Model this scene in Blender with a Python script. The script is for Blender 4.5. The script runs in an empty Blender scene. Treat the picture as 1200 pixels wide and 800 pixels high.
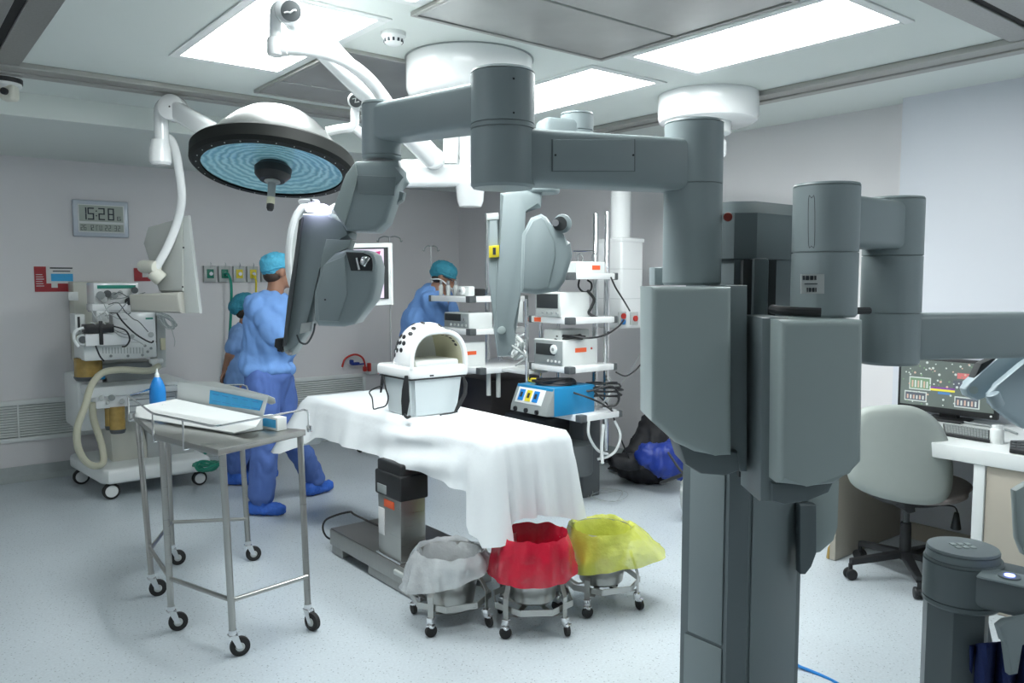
EXPO = 0.9
import bpy, bmesh, math, random
from mathutils import Vector, Matrix, noise
random.seed(4)
C = bpy.context.scene.collection
PI = math.pi
# ---------------------------------------------------------------- camera survey of the room
# room axes: x runs along the clock wall, y along the desk wall, z up; the tripod stood at (0,0,1.58)
CAM = Vector((0, 0, 1.58)); FOC = 944.0; YAW = math.radians(51.5); PIT = math.radians(4.33)
FW = Vector((math.cos(YAW), math.sin(YAW), 0)); RT = Vector((math.sin(YAW), -math.cos(YAW), 0)); UP = Vector((0, 0, 1))
F2 = FW*math.cos(PIT) - UP*math.sin(PIT); U2 = UP*math.cos(PIT) + FW*math.sin(PIT)
def ray(x, y): return F2 + RT*((x-600)/FOC) - U2*((y-400)/FOC)
def P(x, y, d): r = ray(x, y); return CAM + r*(d/r.dot(FW))        # sighting at distance d
def atz(x, y, z=0.0): r = ray(x, y); return CAM + r*((z-CAM.z)/r.z)   # sighting on a level surface
def atx(x, y, v): r = ray(x, y); return CAM + r*(v/r.x)
def aty(x, y, v): r = ray(x, y); return CAM + r*(v/r.y)
def dist(p): return Vector(p).dot(FW)
def G(r, d, z): return RT*r + FW*d + UP*z

# ---------------------------------------------------------------- materials
def mat(name, col, rough=.5, metal=0, noise_amt=0, nscale=20, bump=0, bscale=60, emit=None, estr=0, alpha=1, trans=0, spec=.5, coat=0):
    m = bpy.data.materials.new(name); m.use_nodes = True; nt = m.node_tree; b = nt.nodes['Principled BSDF']
    b.inputs['Base Color'].default_value = (*col, 1); b.inputs['Roughness'].default_value = rough
    b.inputs['Metallic'].default_value = metal; b.inputs['Alpha'].default_value = alpha
    b.inputs['Transmission Weight'].default_value = trans; b.inputs['Specular IOR Level'].default_value = spec
    b.inputs['Coat Weight'].default_value = coat
    tc = nt.nodes.new('ShaderNodeTexCoord')
    if noise_amt:
        n = nt.nodes.new('ShaderNodeTexNoise'); n.inputs['Scale'].default_value = nscale; n.inputs['Detail'].default_value = 4
        nt.links.new(tc.outputs['Object'], n.inputs['Vector'])
        mx = nt.nodes.new('ShaderNodeMix'); mx.data_type = 'RGBA'
        mx.inputs[6].default_value = (*[c*(1-noise_amt) for c in col], 1); mx.inputs[7].default_value = (*[min(1, c*(1+noise_amt)) for c in col], 1)
        nt.links.new(n.outputs['Fac'], mx.inputs[0]); nt.links.new(mx.outputs[2], b.inputs['Base Color'])
    if bump:
        n2 = nt.nodes.new('ShaderNodeTexNoise'); n2.inputs['Scale'].default_value = bscale; n2.inputs['Detail'].default_value = 5
        nt.links.new(tc.outputs['Object'], n2.inputs['Vector'])
        bp = nt.nodes.new('ShaderNodeBump'); bp.inputs['Strength'].default_value = bump; bp.inputs['Distance'].default_value = .01
        nt.links.new(n2.outputs['Fac'], bp.inputs['Height']); nt.links.new(bp.outputs['Normal'], b.inputs['Normal'])
    if emit: b.inputs['Emission Color'].default_value = (*emit, 1); b.inputs['Emission Strength'].default_value = estr
    return m
def brushed(name, col, rough=.3, sx=2, sz=120):
    m = mat(name, col, rough, 1); nt = m.node_tree; b = nt.nodes['Principled BSDF']
    tc = nt.nodes.new('ShaderNodeTexCoord'); mp = nt.nodes.new('ShaderNodeMapping'); mp.inputs['Scale'].default_value = (sx, sx, sz)
    n = nt.nodes.new('ShaderNodeTexNoise'); n.inputs['Scale'].default_value = 3
    nt.links.new(tc.outputs['Object'], mp.inputs[0]); nt.links.new(mp.outputs[0], n.inputs['Vector'])
    r = nt.nodes.new('ShaderNodeMapRange'); r.inputs['To Min'].default_value = rough*.7; r.inputs['To Max'].default_value = rough*1.4
    nt.links.new(n.outputs['Fac'], r.inputs['Value']); nt.links.new(r.outputs[0], b.inputs['Roughness'])
    return m
def floor_mat():
    m = mat('speckled_vinyl', (.58, .66, .68), .32); nt = m.node_tree; b = nt.nodes['Principled BSDF']
    tc = nt.nodes.new('ShaderNodeTexCoord')
    v = nt.nodes.new('ShaderNodeTexVoronoi'); v.inputs['Scale'].default_value = 55
    nt.links.new(tc.outputs['Object'], v.inputs['Vector'])
    cr = nt.nodes.new('ShaderNodeValToRGB'); cr.color_ramp.elements[0].position = .10; cr.color_ramp.elements[0].color = (.22, .26, .28, 1)
    cr.color_ramp.elements[1].position = .20; cr.color_ramp.elements[1].color = (.56, .62, .66, 1)
    nt.links.new(v.outputs['Distance'], cr.inputs[0])
    n = nt.nodes.new('ShaderNodeTexNoise'); n.inputs['Scale'].default_value = 1.4; n.inputs['Detail'].default_value = 5
    nt.links.new(tc.outputs['Object'], n.inputs['Vector'])
    n3 = nt.nodes.new('ShaderNodeTexNoise'); n3.inputs['Scale'].default_value = 90; n3.inputs['Detail'].default_value = 3
    nt.links.new(tc.outputs['Object'], n3.inputs['Vector'])
    r3 = nt.nodes.new('ShaderNodeMapRange'); r3.inputs['To Min'].default_value = .80; r3.inputs['To Max'].default_value = 1.18
    nt.links.new(n3.outputs['Fac'], r3.inputs['Value'])
    r = nt.nodes.new('ShaderNodeMapRange'); r.inputs['To Min'].default_value = .84; r.inputs['To Max'].default_value = 1.12
    nt.links.new(n.outputs['Fac'], r.inputs['Value'])
    mm = nt.nodes.new('ShaderNodeMath'); mm.operation = 'MULTIPLY'; nt.links.new(r.outputs[0], mm.inputs[0]); nt.links.new(r3.outputs[0], mm.inputs[1])
    mu = nt.nodes.new('ShaderNodeMix'); mu.data_type = 'RGBA'; mu.blend_type = 'MULTIPLY'; mu.inputs[0].default_value = 1
    nt.links.new(cr.outputs[0], mu.inputs[6]); nt.links.new(mm.outputs[0], mu.inputs[7]); nt.links.new(mu.outputs[2], b.inputs['Base Color'])
    return m
M = dict(
 floor=floor_mat(),
 wall=mat('wall_paint', (.79, .775, .785), .6, noise_amt=.03, nscale=2, bump=.05, bscale=90),
 wall_b=mat('wall_panel_paint', (.72, .745, .80), .45, noise_amt=.02, nscale=2),
 ceil=mat('ceiling_paint', (.74, .79, .76), .6, noise_amt=.02, nscale=1.5),
 cove=mat('cove_vinyl', (.40, .44, .44), .5, noise_amt=.08, nscale=30),
 steel=brushed('brushed_steel', (.44, .44, .42), .30), steel_d=brushed('dull_steel', (.40, .40, .385), .42, 30, 3),
 chrome=mat('chrome', (.75, .76, .77), .15, 1), panel=mat('ceiling_steel', (.50, .51, .50), .34, .9, noise_amt=.25, nscale=3),
 track=mat('track_metal', (.42, .42, .40), .45, .6), slot=mat('slot_black', (.015, .015, .015), .8),
 white=mat('white_plastic', (.80, .83, .82), .35, noise_amt=.01), wgloss=mat('white_enamel', (.88, .90, .90), .2, coat=.3),
 cream=mat('cream_plastic', (.66, .66, .58), .42, noise_amt=.03), beige=mat('beige_laminate', (.47, .43, .36), .5, noise_amt=.05, nscale=8),
 lgrey=mat('light_grey_plastic', (.50, .53, .52), .4, noise_amt=.02), grey=mat('grey_plastic', (.30, .33, .33), .45, noise_amt=.03),
 dgrey=mat('dark_grey_plastic', (.09, .10, .105), .5), black=mat('black_plastic', (.015, .016, .018), .45), rubber=mat('black_rubber', (.02, .02, .02), .7),
 rob=mat('robot_grey', (.29, .345, .355), .42, noise_amt=.02, nscale=6), robl=mat('robot_cover', (.37, .435, .43), .40, noise_amt=.02, nscale=5),
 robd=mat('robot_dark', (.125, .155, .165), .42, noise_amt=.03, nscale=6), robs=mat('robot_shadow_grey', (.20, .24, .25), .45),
 robb=mat('robot_pale_blue', (.45, .55, .60), .3), seam=mat('seam', (.03, .035, .037), .6),
 cloth=mat('white_drape', (.82, .86, .88), .85, bump=.12, bscale=40), blue=mat('scrub_blue', (.17, .34, .70), .85, noise_amt=.12, nscale=9, bump=.35, bscale=22),
 navy=mat('scrub_trousers', (.085, .16, .44), .85, noise_amt=.12, nscale=9, bump=.35, bscale=22),
 blue2=mat('scrub_blue_pale', (.19, .34, .64), .85, noise_amt=.12, nscale=9, bump=.3, bscale=22),
 bootie=mat('shoe_cover_blue', (.03, .13, .55), .6, noise_amt=.2, nscale=30, bump=.5, bscale=50),
 cap=mat('cap_blue', (.08, .42, .62), .7, noise_amt=.2, nscale=40, bump=.5, bscale=60), cap2=mat('cap_teal', (.03, .23, .32), .7, noise_amt=.25, nscale=40, bump=.5, bscale=60),
 skin=mat('skin', (.33, .17, .11), .5, noise_amt=.08), hair=mat('hair', (.02, .015, .012), .7),
 red=mat('red_plastic', (.55, .03, .02), .4), orange=mat('orange_label', (.85, .13, .04), .5), yellow=mat('yellow_plastic', (.75, .62, .03), .45),
 green=mat('green_plastic', (.01, .20, .13), .45), teal=mat('teal_hose', (.01, .28, .20), .4), bluep=mat('blue_plastic', (.01, .22, .62), .35),
 azure=mat('azure_enamel', (.01, .24, .50), .35), print_b=mat('print_blue', (.05, .42, .78), .6, noise_amt=.2, nscale=25),
 amber=mat('amber_plastic', (.42, .28, .08), .25, noise_amt=.3, nscale=30), card=mat('white_card', (.74, .77, .76), .7),
 hose=mat('cream_hose', (.58, .57, .44), .5, bump=.4, bscale=150), glasswhite=mat('lens_glow', (.8, .85, .9), .3, emit=(.75, .7, 1), estr=5),
 paper=mat('paper', (.75, .75, .74), .7), ink=mat('ink', (.03, .04, .05), .6), lcd=mat('lcd', (.40, .45, .40), .3), posterred=mat('poster_red', (.38, .02, .03), .5),
 inkw=mat('white_ink', (.75, .75, .75), .6), chairf=mat('chair_shell', (.42, .46, .43), .55, noise_amt=.03), seatf=mat('seat_fabric', (.30, .265, .25), .9, bump=.2),
 domegrey=mat('lamp_dome', (.17, .18, .175), .33, .3, coat=.3), ringd=mat('lamp_ring', (.010, .012, .011), .6, spec=.25), pad=mat('foam_cream', (.62, .60, .44), .8),
 bagblue=mat('bag_blue', (.01, .035, .26), .5, noise_amt=.3, nscale=20), bagblack=mat('bag_black', (.012, .012, .016), .6, noise_amt=.3), navycloth=mat('navy_cloth', (.01, .025, .12), .85, bump=.3),
 flow_fill=mat('fill_diffuser', (.9, .9, .9), .5, emit=(.90, .97, 1.0), estr=5),  # glow of the two added fill panels out of view
 flow=mat('light_diffuser', (.9, .9, .9), .5, emit=(.95, 1.0, 1.0), estr=11), desk=mat('desk_white', (.80, .83, .82), .35),
 lightled=mat('led_blue', (.1, .1, .8), .3, emit=(.2, .25, 1), estr=3),
)
def film(name, col, alpha, rough=.25):
    m = mat(name, col, rough, 0, alpha=alpha, bump=1, bscale=22); return m
M['liner_w'] = film('clear_liner', (.80, .84, .86), .50, .15); M['liner_r'] = film('red_liner', (.62, .01, .04), .93); M['liner_y'] = film('yellow_liner', (.66, .70, .10), .80)
def lens_mat():
    m = mat('lamp_lens', (.25, .5, .55), .12, 0, coat=.4); nt = m.node_tree; b = nt.nodes['Principled BSDF']
    tc = nt.nodes.new('ShaderNodeTexCoord'); w = nt.nodes.new('ShaderNodeTexWave'); w.wave_type = 'RINGS'; w.rings_direction = 'Z'
    w.inputs['Scale'].default_value = 11; w.inputs['Distortion'].default_value = 3.5; w.inputs['Detail'].default_value = 1; w.inputs['Detail Scale'].default_value = 2.5
    nt.links.new(tc.outputs['Object'], w.inputs['Vector'])
    cr = nt.nodes.new('ShaderNodeValToRGB'); cr.color_ramp.elements[0].color = (.12, .28, .34, 1); cr.color_ramp.elements[1].color = (.25, .46, .53, 1)
    nt.links.new(w.outputs['Fac'], cr.inputs[0]); nt.links.new(cr.outputs[0], b.inputs['Base Color'])
    bp = nt.nodes.new('ShaderNodeBump'); bp.inputs['Strength'].default_value = .5; bp.inputs['Distance'].default_value = .004
    nt.links.new(w.outputs['Fac'], bp.inputs['Height']); nt.links.new(bp.outputs['Normal'], b.inputs['Normal'])
    b.inputs['Emission Strength'].default_value = .16; nt.links.new(cr.outputs[0], b.inputs['Emission Color'])
    return m
M['lens'] = lens_mat()

# ---------------------------------------------------------------- mesh building
class MB:
    def __init__(s): s.bm = bmesh.new()
    def _new(s, fn):
        n0 = set(s.bm.verts); fn(); return [v for v in s.bm.verts if v not in n0]
    def box(s, c, size, R=None, bev=0, seg=2):
        m = Matrix.Translation(Vector(c)) @ ((R.to_4x4() if R else Matrix.Identity(4)) @ Matrix.Diagonal((*size, 1)))
        r = bmesh.ops.create_cube(s.bm, size=1, matrix=m)
        if bev:
            es = {e for v in r['verts'] for e in v.link_edges}
            bmesh.ops.bevel(s.bm, geom=list(es), offset=bev, segments=seg, profile=.5, affect='EDGES')
        return s
    def bx(s, x0, x1, y0, y1, z0, z1, bev=0, seg=2):
        return s.box(((x0+x1)/2, (y0+y1)/2, (z0+z1)/2), (abs(x1-x0), abs(y1-y0), abs(z1-z0)), None, bev, seg)
    def cyl(s, p0, p1, r0, r1=None, n=20, bev=0):
        p0 = Vector(p0); p1 = Vector(p1); r1 = r0 if r1 is None else r1; d = p1-p0; L = d.length
        q = d.to_track_quat('Z', 'Y').to_matrix().to_4x4()
        prof = [(0, 0)]
        if bev: prof += [(r0-bev, 0), (r0-bev*.3, bev*.3), (r0, bev), (r1, L-bev), (r1-bev*.3, L-bev*.3), (r1-bev, L)]
        else: prof += [(r0, 0), (r1, L)]
        prof += [(0, L)]
        return s.lathe(prof, Matrix.Translation(p0) @ q, n)
    def lathe(s, prof, Mx=None, n=32, jit=None):
        Mx = Mx or Matrix.Identity(4)
        if not isinstance(Mx, Matrix): Mx = Matrix.Translation(Vector(Mx))
        rings = []
        for k, (r, z) in enumerate(prof):
            if r < 1e-6: rings.append([s.bm.verts.new(Mx @ Vector((0, 0, z)))])
            else:
                ring = []
                for i in range(n):
                    a = 2*PI*i/n; rr, zz = r, z
                    if jit: rr, zz = jit(a, k, r, z)
                    ring.append(s.bm.verts.new(Mx @ Vector((rr*math.cos(a), rr*math.sin(a), zz))))
                rings.append(ring)
        for a, b in zip(rings, rings[1:]):
            for i in range(n):
                j = (i+1) % n
                try:
                    if len(a) == 1 and len(b) == 1: continue
                    if len(a) == 1: s.bm.faces.new((a[0], b[j], b[i]))
                    elif len(b) == 1: s.bm.faces.new((a[i], a[j], b[0]))
                    else: s.bm.faces.new((a[i], a[j], b[j], b[i]))
                except ValueError: pass
        return s
    def tube(s, pts, r, n=10, sub=0, closed=False, r_end=None):
        pts = [Vector(p) for p in pts]
        if sub: pts = smooth_path(pts, sub, closed)
        rings = []; N = len(pts); prev = None
        for i, p in enumerate(pts):
            if closed: t = pts[(i+1) % N]-pts[i-1]
            else: t = pts[min(i+1, N-1)]-pts[max(i-1, 0)]
            t.normalize()
            if prev is None:
                a = Vector((0, 0, 1)) if abs(t.z) < .9 else Vector((1, 0, 0)); u = t.cross(a).normalized()
            else:
                u = prev - t*prev.dot(t); u = u.normalized() if u.length > 1e-6 else prev
            prev = u; w = t.cross(u)
            rr = r if r_end is None else r+(r_end-r)*i/(N-1)
            rings.append([s.bm.verts.new(p + u*(rr*math.cos(2*PI*k/n)) + w*(rr*math.sin(2*PI*k/n))) for k in range(n)])
        rng = range(N) if closed else range(N-1)
        for i in rng:
            a, b = rings[i], rings[(i+1) % N]
            for k in range(n): s.bm.faces.new((a[k], a[(k+1) % n], b[(k+1) % n], b[k]))
        if not closed: s.bm.faces.new(rings[0][::-1]); s.bm.faces.new(rings[-1])
        return s
    def ell(s, c, rad, R=None, n=16):
        m = Matrix.Translation(Vector(c)) @ (R.to_4x4() if R else Matrix.Identity(4)) @ Matrix.Diagonal((*rad, 1))
        bmesh.ops.create_uvsphere(s.bm, u_segments=n*2, v_segments=n, radius=1, matrix=m); return s
    def prism(s, pts, dvec, bev=0, seg=2):
        """closed outline pts (3D) pushed along dvec"""
        dvec = Vector(dvec); a = [s.bm.verts.new(Vector(p)) for p in pts]; b = [s.bm.verts.new(Vector(p)+dvec) for p in pts]
        n = len(a); fs = [s.bm.faces.new(a), s.bm.faces.new(b[::-1])]
        for i in range(n): fs.append(s.bm.faces.new((a[i], b[i], b[(i+1) % n], a[(i+1) % n])))
        if bev:
            es = {e for f in fs[:2] for e in f.edges}
            bmesh.ops.bevel(s.bm, geom=list(es), offset=bev, segments=seg, profile=.5, affect='EDGES')
        return s
    def grid(s, fn, nu, nv, closed_u=False):
        V = [[s.bm.verts.new(fn(i/(nu if closed_u else nu-1), j/(nv-1))) for j in range(nv)] for i in range(nu)]
        for i in range(nu if closed_u else nu-1):
            for j in range(nv-1):
                k = (i+1) % nu
                s.bm.faces.new((V[i][j], V[k][j], V[k][j+1], V[i][j+1]))
        return V
def smooth_path(p, k=6, closed=False):
    out = []; n = len(p)
    for i in range(n if closed else n-1):
        if closed: a, b, c, d = p[i-1], p[i], p[(i+1) % n], p[(i+2) % n]
        else: a, b, c, d = p[max(i-1, 0)], p[i], p[i+1], p[min(i+2, n-1)]
        for j in range(k):
            t = j/k
            out.append(.5*((2*b)+(c-a)*t+(2*a-5*b+4*c-d)*t*t+(3*b-a-3*c+d)*t**3))
    if not closed: out.append(p[-1])
    return out
WORLD = {}
def wm(o): return WORLD.get(o.name, Matrix.Identity(4))
def obj(name, mb, m, parent=None, label=None, local=False, ang=35, solid=0):
    bm = mb.bm if isinstance(mb, MB) else mb
    bmesh.ops.recalc_face_normals(bm, faces=bm.faces)
    me = bpy.data.meshes.new(name); bm.to_mesh(me); bm.free()
    o = bpy.data.objects.new(name, me); C.objects.link(o)
    me.materials.append(M[m] if isinstance(m, str) else m)
    for p in me.polygons: p.use_smooth = True
    me.set_sharp_from_angle(angle=math.radians(ang))
    pm = wm(parent) if parent else Matrix.Identity(4)
    if parent:
        o.parent = parent
        if not local: me.transform(pm.inverted())
    WORLD[o.name] = pm.copy()
    if label: o['label'] = label
    if solid:
        md = o.modifiers.new('thickness', 'SOLIDIFY'); md.thickness = solid
    return o
def thing(name, label, cat, loc=(0, 0, 0), rotz=0, group=None):
    o = bpy.data.objects.new(name, None); C.objects.link(o); o.empty_display_size = .1
    o.location = loc; o.rotation_euler = (0, 0, rotz); o['label'] = label; o['category'] = cat
    if group: o['group'] = group
    WORLD[o.name] = Matrix.Translation(Vector(loc)) @ Matrix.Rotation(rotz, 4, 'Z')
    return o
def solo(name, mb, m, label, cat, group=None, kind=None, ang=35, solid=0):
    o = obj(name, mb, m, ang=ang, solid=solid); me = o.data
    xs = [v.co for v in me.vertices]
    c = Vector((sum((min(v[i] for v in xs), max(v[i] for v in xs)))/2 for i in range(3))); c.z = min(v.z for v in xs)
    me.transform(Matrix.Translation(-c)); o.location = c; WORLD[o.name] = Matrix.Translation(c)
    o['label'] = label; o['category'] = cat
    if group: o['group'] = group
    if kind: o['kind'] = kind
    return o
def struct(name, mb, m, parent=None, ang=35):
    o = obj(name, mb, m, parent, ang=ang)
    if not parent: o['kind'] = 'structure'
    return o
def text(s, org, ux, uy, h, m, parent, name='lettering', ext=.0006, label=None):
    cu = bpy.data.curves.new('t', 'FONT'); cu.body = s; cu.size = h*1.35; cu.extrude = ext; cu.resolution_u = 2
    to = bpy.data.objects.new('t', cu); C.objects.link(to)
    dg = bpy.context.evaluated_depsgraph_get(); me = bpy.data.meshes.new_from_object(to.evaluated_get(dg))
    bpy.data.objects.remove(to); bpy.data.curves.remove(cu); me.materials.clear()
    ux = Vector(ux).normalized(); uy = Vector(uy).normalized(); n = ux.cross(uy)
    Mx = Matrix((ux, uy, n)).transposed().to_4x4(); Mx.translation = Vector(org)
    me.transform(Mx); bm = bmesh.new(); bm.from_mesh(me); bpy.data.meshes.remove(me)
    return obj(name, bm, m, parent, label)
def slab(px, d, th, bev=.012, mb=None, seg=2, tilt=None):
    """flat-faced moulded body of real thickness th whose near face stands at distance d"""
    mb = mb or MB(); pts = [P(x, y, d if tilt is None else d+tilt(x, y)) for x, y in px]
    return mb.prism(pts, FW*th, bev, seg)
# voxel-fused bodies
def fuse(parts, vox, smooth=4, wr=0, wscale=12, seed=0, decim=0):
    """parts: ('c',p0,p1,r0,r1) tapered capsule | ('e',c,(rx,ry,rz),R) ellipsoid -> one continuous skin (bmesh)"""
    mb = MB()
    for q in parts:
        if q[0] == 'c':
            p0, p1, r0, r1 = Vector(q[1]), Vector(q[2]), q[3], q[4]
            L = (p1-p0).length; k = 5; prof = [(0, -r0)]
            for i in range(1, k+1): a = PI/2*i/k; prof.append((r0*math.sin(a), -r0*math.cos(a)))
            for i in range(0, k): a = PI/2*i/k; prof.append((r1*math.cos(a), L+r1*math.sin(a)))
            prof.append((0, L+r1))
            qm = (p1-p0).to_track_quat('Z', 'Y').to_matrix().to_4x4()
            mb.lathe(prof, Matrix.Translation(p0) @ qm, 16)
        elif q[0] == 'e': mb.ell(q[1], q[2], q[3] if len(q) > 3 else None, 12)
    bmesh.ops.recalc_face_normals(mb.bm, faces=mb.bm.faces)
    me = bpy.data.meshes.new('f'); mb.bm.to_mesh(me); mb.bm.free()
    o = bpy.data.objects.new('f', me); C.objects.link(o)
    md = o.modifiers.new('r', 'REMESH'); md.mode = 'VOXEL'; md.voxel_size = vox
    sm = o.modifiers.new('s', 'SMOOTH'); sm.iterations = smooth; sm.factor = .5
    dg = bpy.context.evaluated_depsgraph_get(); me2 = bpy.data.meshes.new_from_object(o.evaluated_get(dg))
    bpy.data.objects.remove(o); bpy.data.meshes.remove(me)
    bm = bmesh.new(); bm.from_mesh(me2); bpy.data.meshes.remove(me2)
    if wr:
        bm.normal_update()
        for v in bm.verts:
            c = v.co*wscale
            a = noise.noise(Vector((c.x, c.y, c.z*.6+seed)))*.6 + abs(noise.noise(Vector((c.x*2.2+7, c.y*2.2, c.z*1.1+seed))))*.8-.2
            v.co += v.normal*(wr*a)
    return bm
# ================================================================= SETTING
H = 2.68
struct('floor', MB().bx(-2.2, 5.3, -2.6, 7.5, -.08, 0), 'floor')
struct('ceiling', MB().bx(-2.2, 5.3, -2.6, 7.5, H, H+.1), 'ceil')
struct('wall_left', MB().bx(-2.2, 5.3, 7.35, 7.5, 0, H), 'wall')
struct('wall_right', MB().bx(5.1, 5.3, 2.42, 7.35, 0, H), 'wall')
struct('wall_desk', MB().bx(4.95, 5.3, -2.6, 2.42, 0, H), 'wall_b')
struct('wall_near', MB().bx(-2.2, 4.95, -2.75, -2.6, 0, H), 'wall')
struct('wall_side', MB().bx(-2.35, -2.2, -2.6, 7.5, 0, H), 'wall')
struct('trim_1', MB().bx(-2.2, 5.1, 5.55, 7.35, 2.54, H-.001), 'ceil')
for nm, a in (('left', [(0, 7.35, 1)]),):
    mb = MB()
    mb.prism([Vector((-2.2, 7.35, 0)), Vector((-2.2, 7.335, .115)), Vector((-2.2, 7.32, .04)), Vector((-2.2, 7.29, .012)), Vector((-2.2, 7.27, 0))], (7.3, 0, 0))
    struct('baseboard_left', mb, 'cove')
mb = MB(); mb.prism([Vector((5.1, 2.42, 0)), Vector((5.085, 2.42, .115)), Vector((5.07, 2.42, .04)), Vector((5.04, 2.42, .012)), Vector((5.02, 2.42, 0))], (0, 4.93, 0))
struct('baseboard_right', mb, 'cove')
struct('baseboard_desk', MB().bx(4.93, 4.95, -2.6, 2.30, 0, .10, .003), 'beige')
# aluminium track round the operating zone
def track(x0, x1, y0, y1, along, name):
    mb = MB(); w = (y1-y0) if along == 'x' else (x1-x0)
    for k, (a, b, h) in enumerate(((0, .30, .030), (.34, .62, .026), (.66, 1, .034))):
        if along == 'x': mb.bx(x0, x1, y0+w*a, y0+w*b, H-h, H-.0005, .003, 1)
        else: mb.bx(x0+w*a, x0+w*b, y0, y1, H-h, H-.0005, .003, 1)
    return struct(name, mb, 'track')
track(-.10, 4.31, 4.80, 5.01, 'x', 'trim_2'); track(4.11, 4.31, 1.20, 4.80, 'y', 'trim_3')
# stainless surround of the near edges with its black air slots
struct('trim_4', MB().bx(.53, .645, 1.2, 4.80, H-.022, H-.0005, .003, 1).bx(.05, .49, -1, 4.80, H-.022, H-.0005, .003, 1), 'steel_d')
struct('trim_5', MB().bx(.49, .53, -1, 4.80, H-.012, H-.0008), 'slot')
struct('trim_6', MB().bx(.645, 4.31, 1.41, 1.53, H-.022, H-.0005, .003, 1).bx(.53, 4.6, .9, 1.375, H-.022, H-.0005, .003, 1), 'steel_d')
struct('trim_7', MB().bx(.53, 4.6, 1.375, 1.41, H-.012, H-.0008), 'slot')
# ceiling lights
lab = {(0, 1): 'large square-cornered ceiling light behind the curved white lamp arm, upper left', (1, 1): 'ceiling light panel right of the big round white mount, partly hidden by it',
       (1, 0): 'longest bright ceiling light panel, at top right above the smaller round mount', (0, 0): 'ceiling light panel on the near left, mostly out of view'}
for ix, x in enumerate((1.485, 3.23)):
    for iy, y in enumerate((2.26, 3.62)):
        t = thing('ceiling_light', lab[(ix, iy)], 'ceiling light', (x, y, H), 0, 'recessed ceiling lights')
        mb = MB(); a, b = .29, .58
        for q in ((-a, a, -b, -b+.045), (-a, a, b-.045, b), (-a, -a+.045, -b+.045, b-.045), (a-.045, a, -b+.045, b-.045)):
            mb.bx(x+q[0], x+q[1], y+q[2], y+q[3], H-.008, H-.0005, .002, 1)
        obj('frame', mb, 'white', t)
        obj('diffuser', MB().bx(x-a+.045, x+a-.045, y-b+.045, y+b-.045, H-.005, H-.001), 'flow', t)
for (x, y, l) in ((3.0, -.5, 'unseen fill panel added on the near ceiling, beyond the right of the view'), (-.9, 2.6, 'unseen fill panel added on the near ceiling, beyond the left of the view')):  # unseen panels added to brighten the robot front and the near side
    t = thing('ceiling_light', l, 'ceiling light', (x, y, H), 0, 'added unseen fill panels')
    mb = MB(); a, b = .29, .58
    for q in ((-a, a, -b, -b+.045), (-a, a, b-.045, b), (-a, -a+.045, -b+.045, b-.045), (a-.045, a, -b+.045, b-.045)): mb.bx(x+q[0], x+q[1], y+q[2], y+q[3], H-.008, H-.0005, .002, 1)
    obj('frame', mb, 'white', t); obj('diffuser', MB().bx(x-a+.045, x+a-.045, y-b+.045, y+b-.045, H-.005, H-.001), 'flow_fill', t)
# stainless laminar panels
for i, (y0, y1, l) in enumerate(((1.83, 2.92, 'brushed steel ceiling air panel at top centre above the robot arm'), (3.55, 4.65, 'brushed steel ceiling air panel behind the curved lamp arm'))):
    t = thing('ceiling_panel', l, 'ceiling panel', (2.34, (y0+y1)/2, H), 0, 'steel air panels')
    mb = MB()
    if i == 0: mb.bx(1.82, 2.86, y0+.02, 2.43, H-.014, H-.0005, .002, 1).bx(1.82, 2.86, 2.45, y1-.02, H-.014, H-.0005, .002, 1)
    else: mb.bx(1.82, 2.86, y0+.02, 4.30, H-.014, H-.0005, .002, 1).bx(1.82, 2.86, 4.32, y1-.02, H-.014, H-.0005, .002, 1)
    obj('steel_sheet', mb, 'panel', t)
    mb = MB()
    for q in ((1.79, 2.89, y0, y0+.02), (1.79, 2.89, y1-.02, y1), (1.79, 1.81, y0+.02, y1-.02), (2.87, 2.89, y0+.02, y1-.02)): mb.bx(*q, H-.02, H-.0005, .002, 1)
    obj('frame', mb, 'track', t)
# smoke detector
c = atz(461, 38, H)
t = thing('smoke_detector', 'round white smoke detector on the ceiling', 'smoke detector', c)
obj('housing', MB().lathe([(0, 0), (.055, 0), (.055, -.018), (.045, -.028), (.040, -.045), (.025, -.055), (0, -.056)], c, 28), 'white', t)
mb = MB()
for k in range(12):
    a = 2*PI*k/12; mb.box(c+Vector((.041*math.cos(a), .041*math.sin(a), -.038)), (.006, .010, .014), Matrix.Rotation(a, 3, 'Z'))
obj('vent', mb, 'ink', t)
# security camera
c = atz(4, 84, H)
t = thing('security_camera', 'white ceiling camera with black band at the far left', 'camera', c)
obj('mount', MB().lathe([(0, 0), (.085, 0), (.085, -.038), (0, -.038)], c, 28), 'white', t)
obj('band', MB().lathe([(0, -.038), (.088, -.038), (.088, -.062), (0, -.062)], c, 28), 'black', t)
obj('body', MB().lathe([(0, -.062), (.083, -.062), (.083, -.075), (.06, -.095), (0, -.10)], c, 28), 'white', t)
b = P(11, 109, dist(c)-.02)
obj('head', MB().box(b, (.08, .07, .085), Matrix.Rotation(-.67, 3, 'Z'), .02, 3), 'cream', t)
obj('eye', MB().cyl(b-FW*.035, b-FW*.052, .018, n=16), 'black', t)
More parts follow.
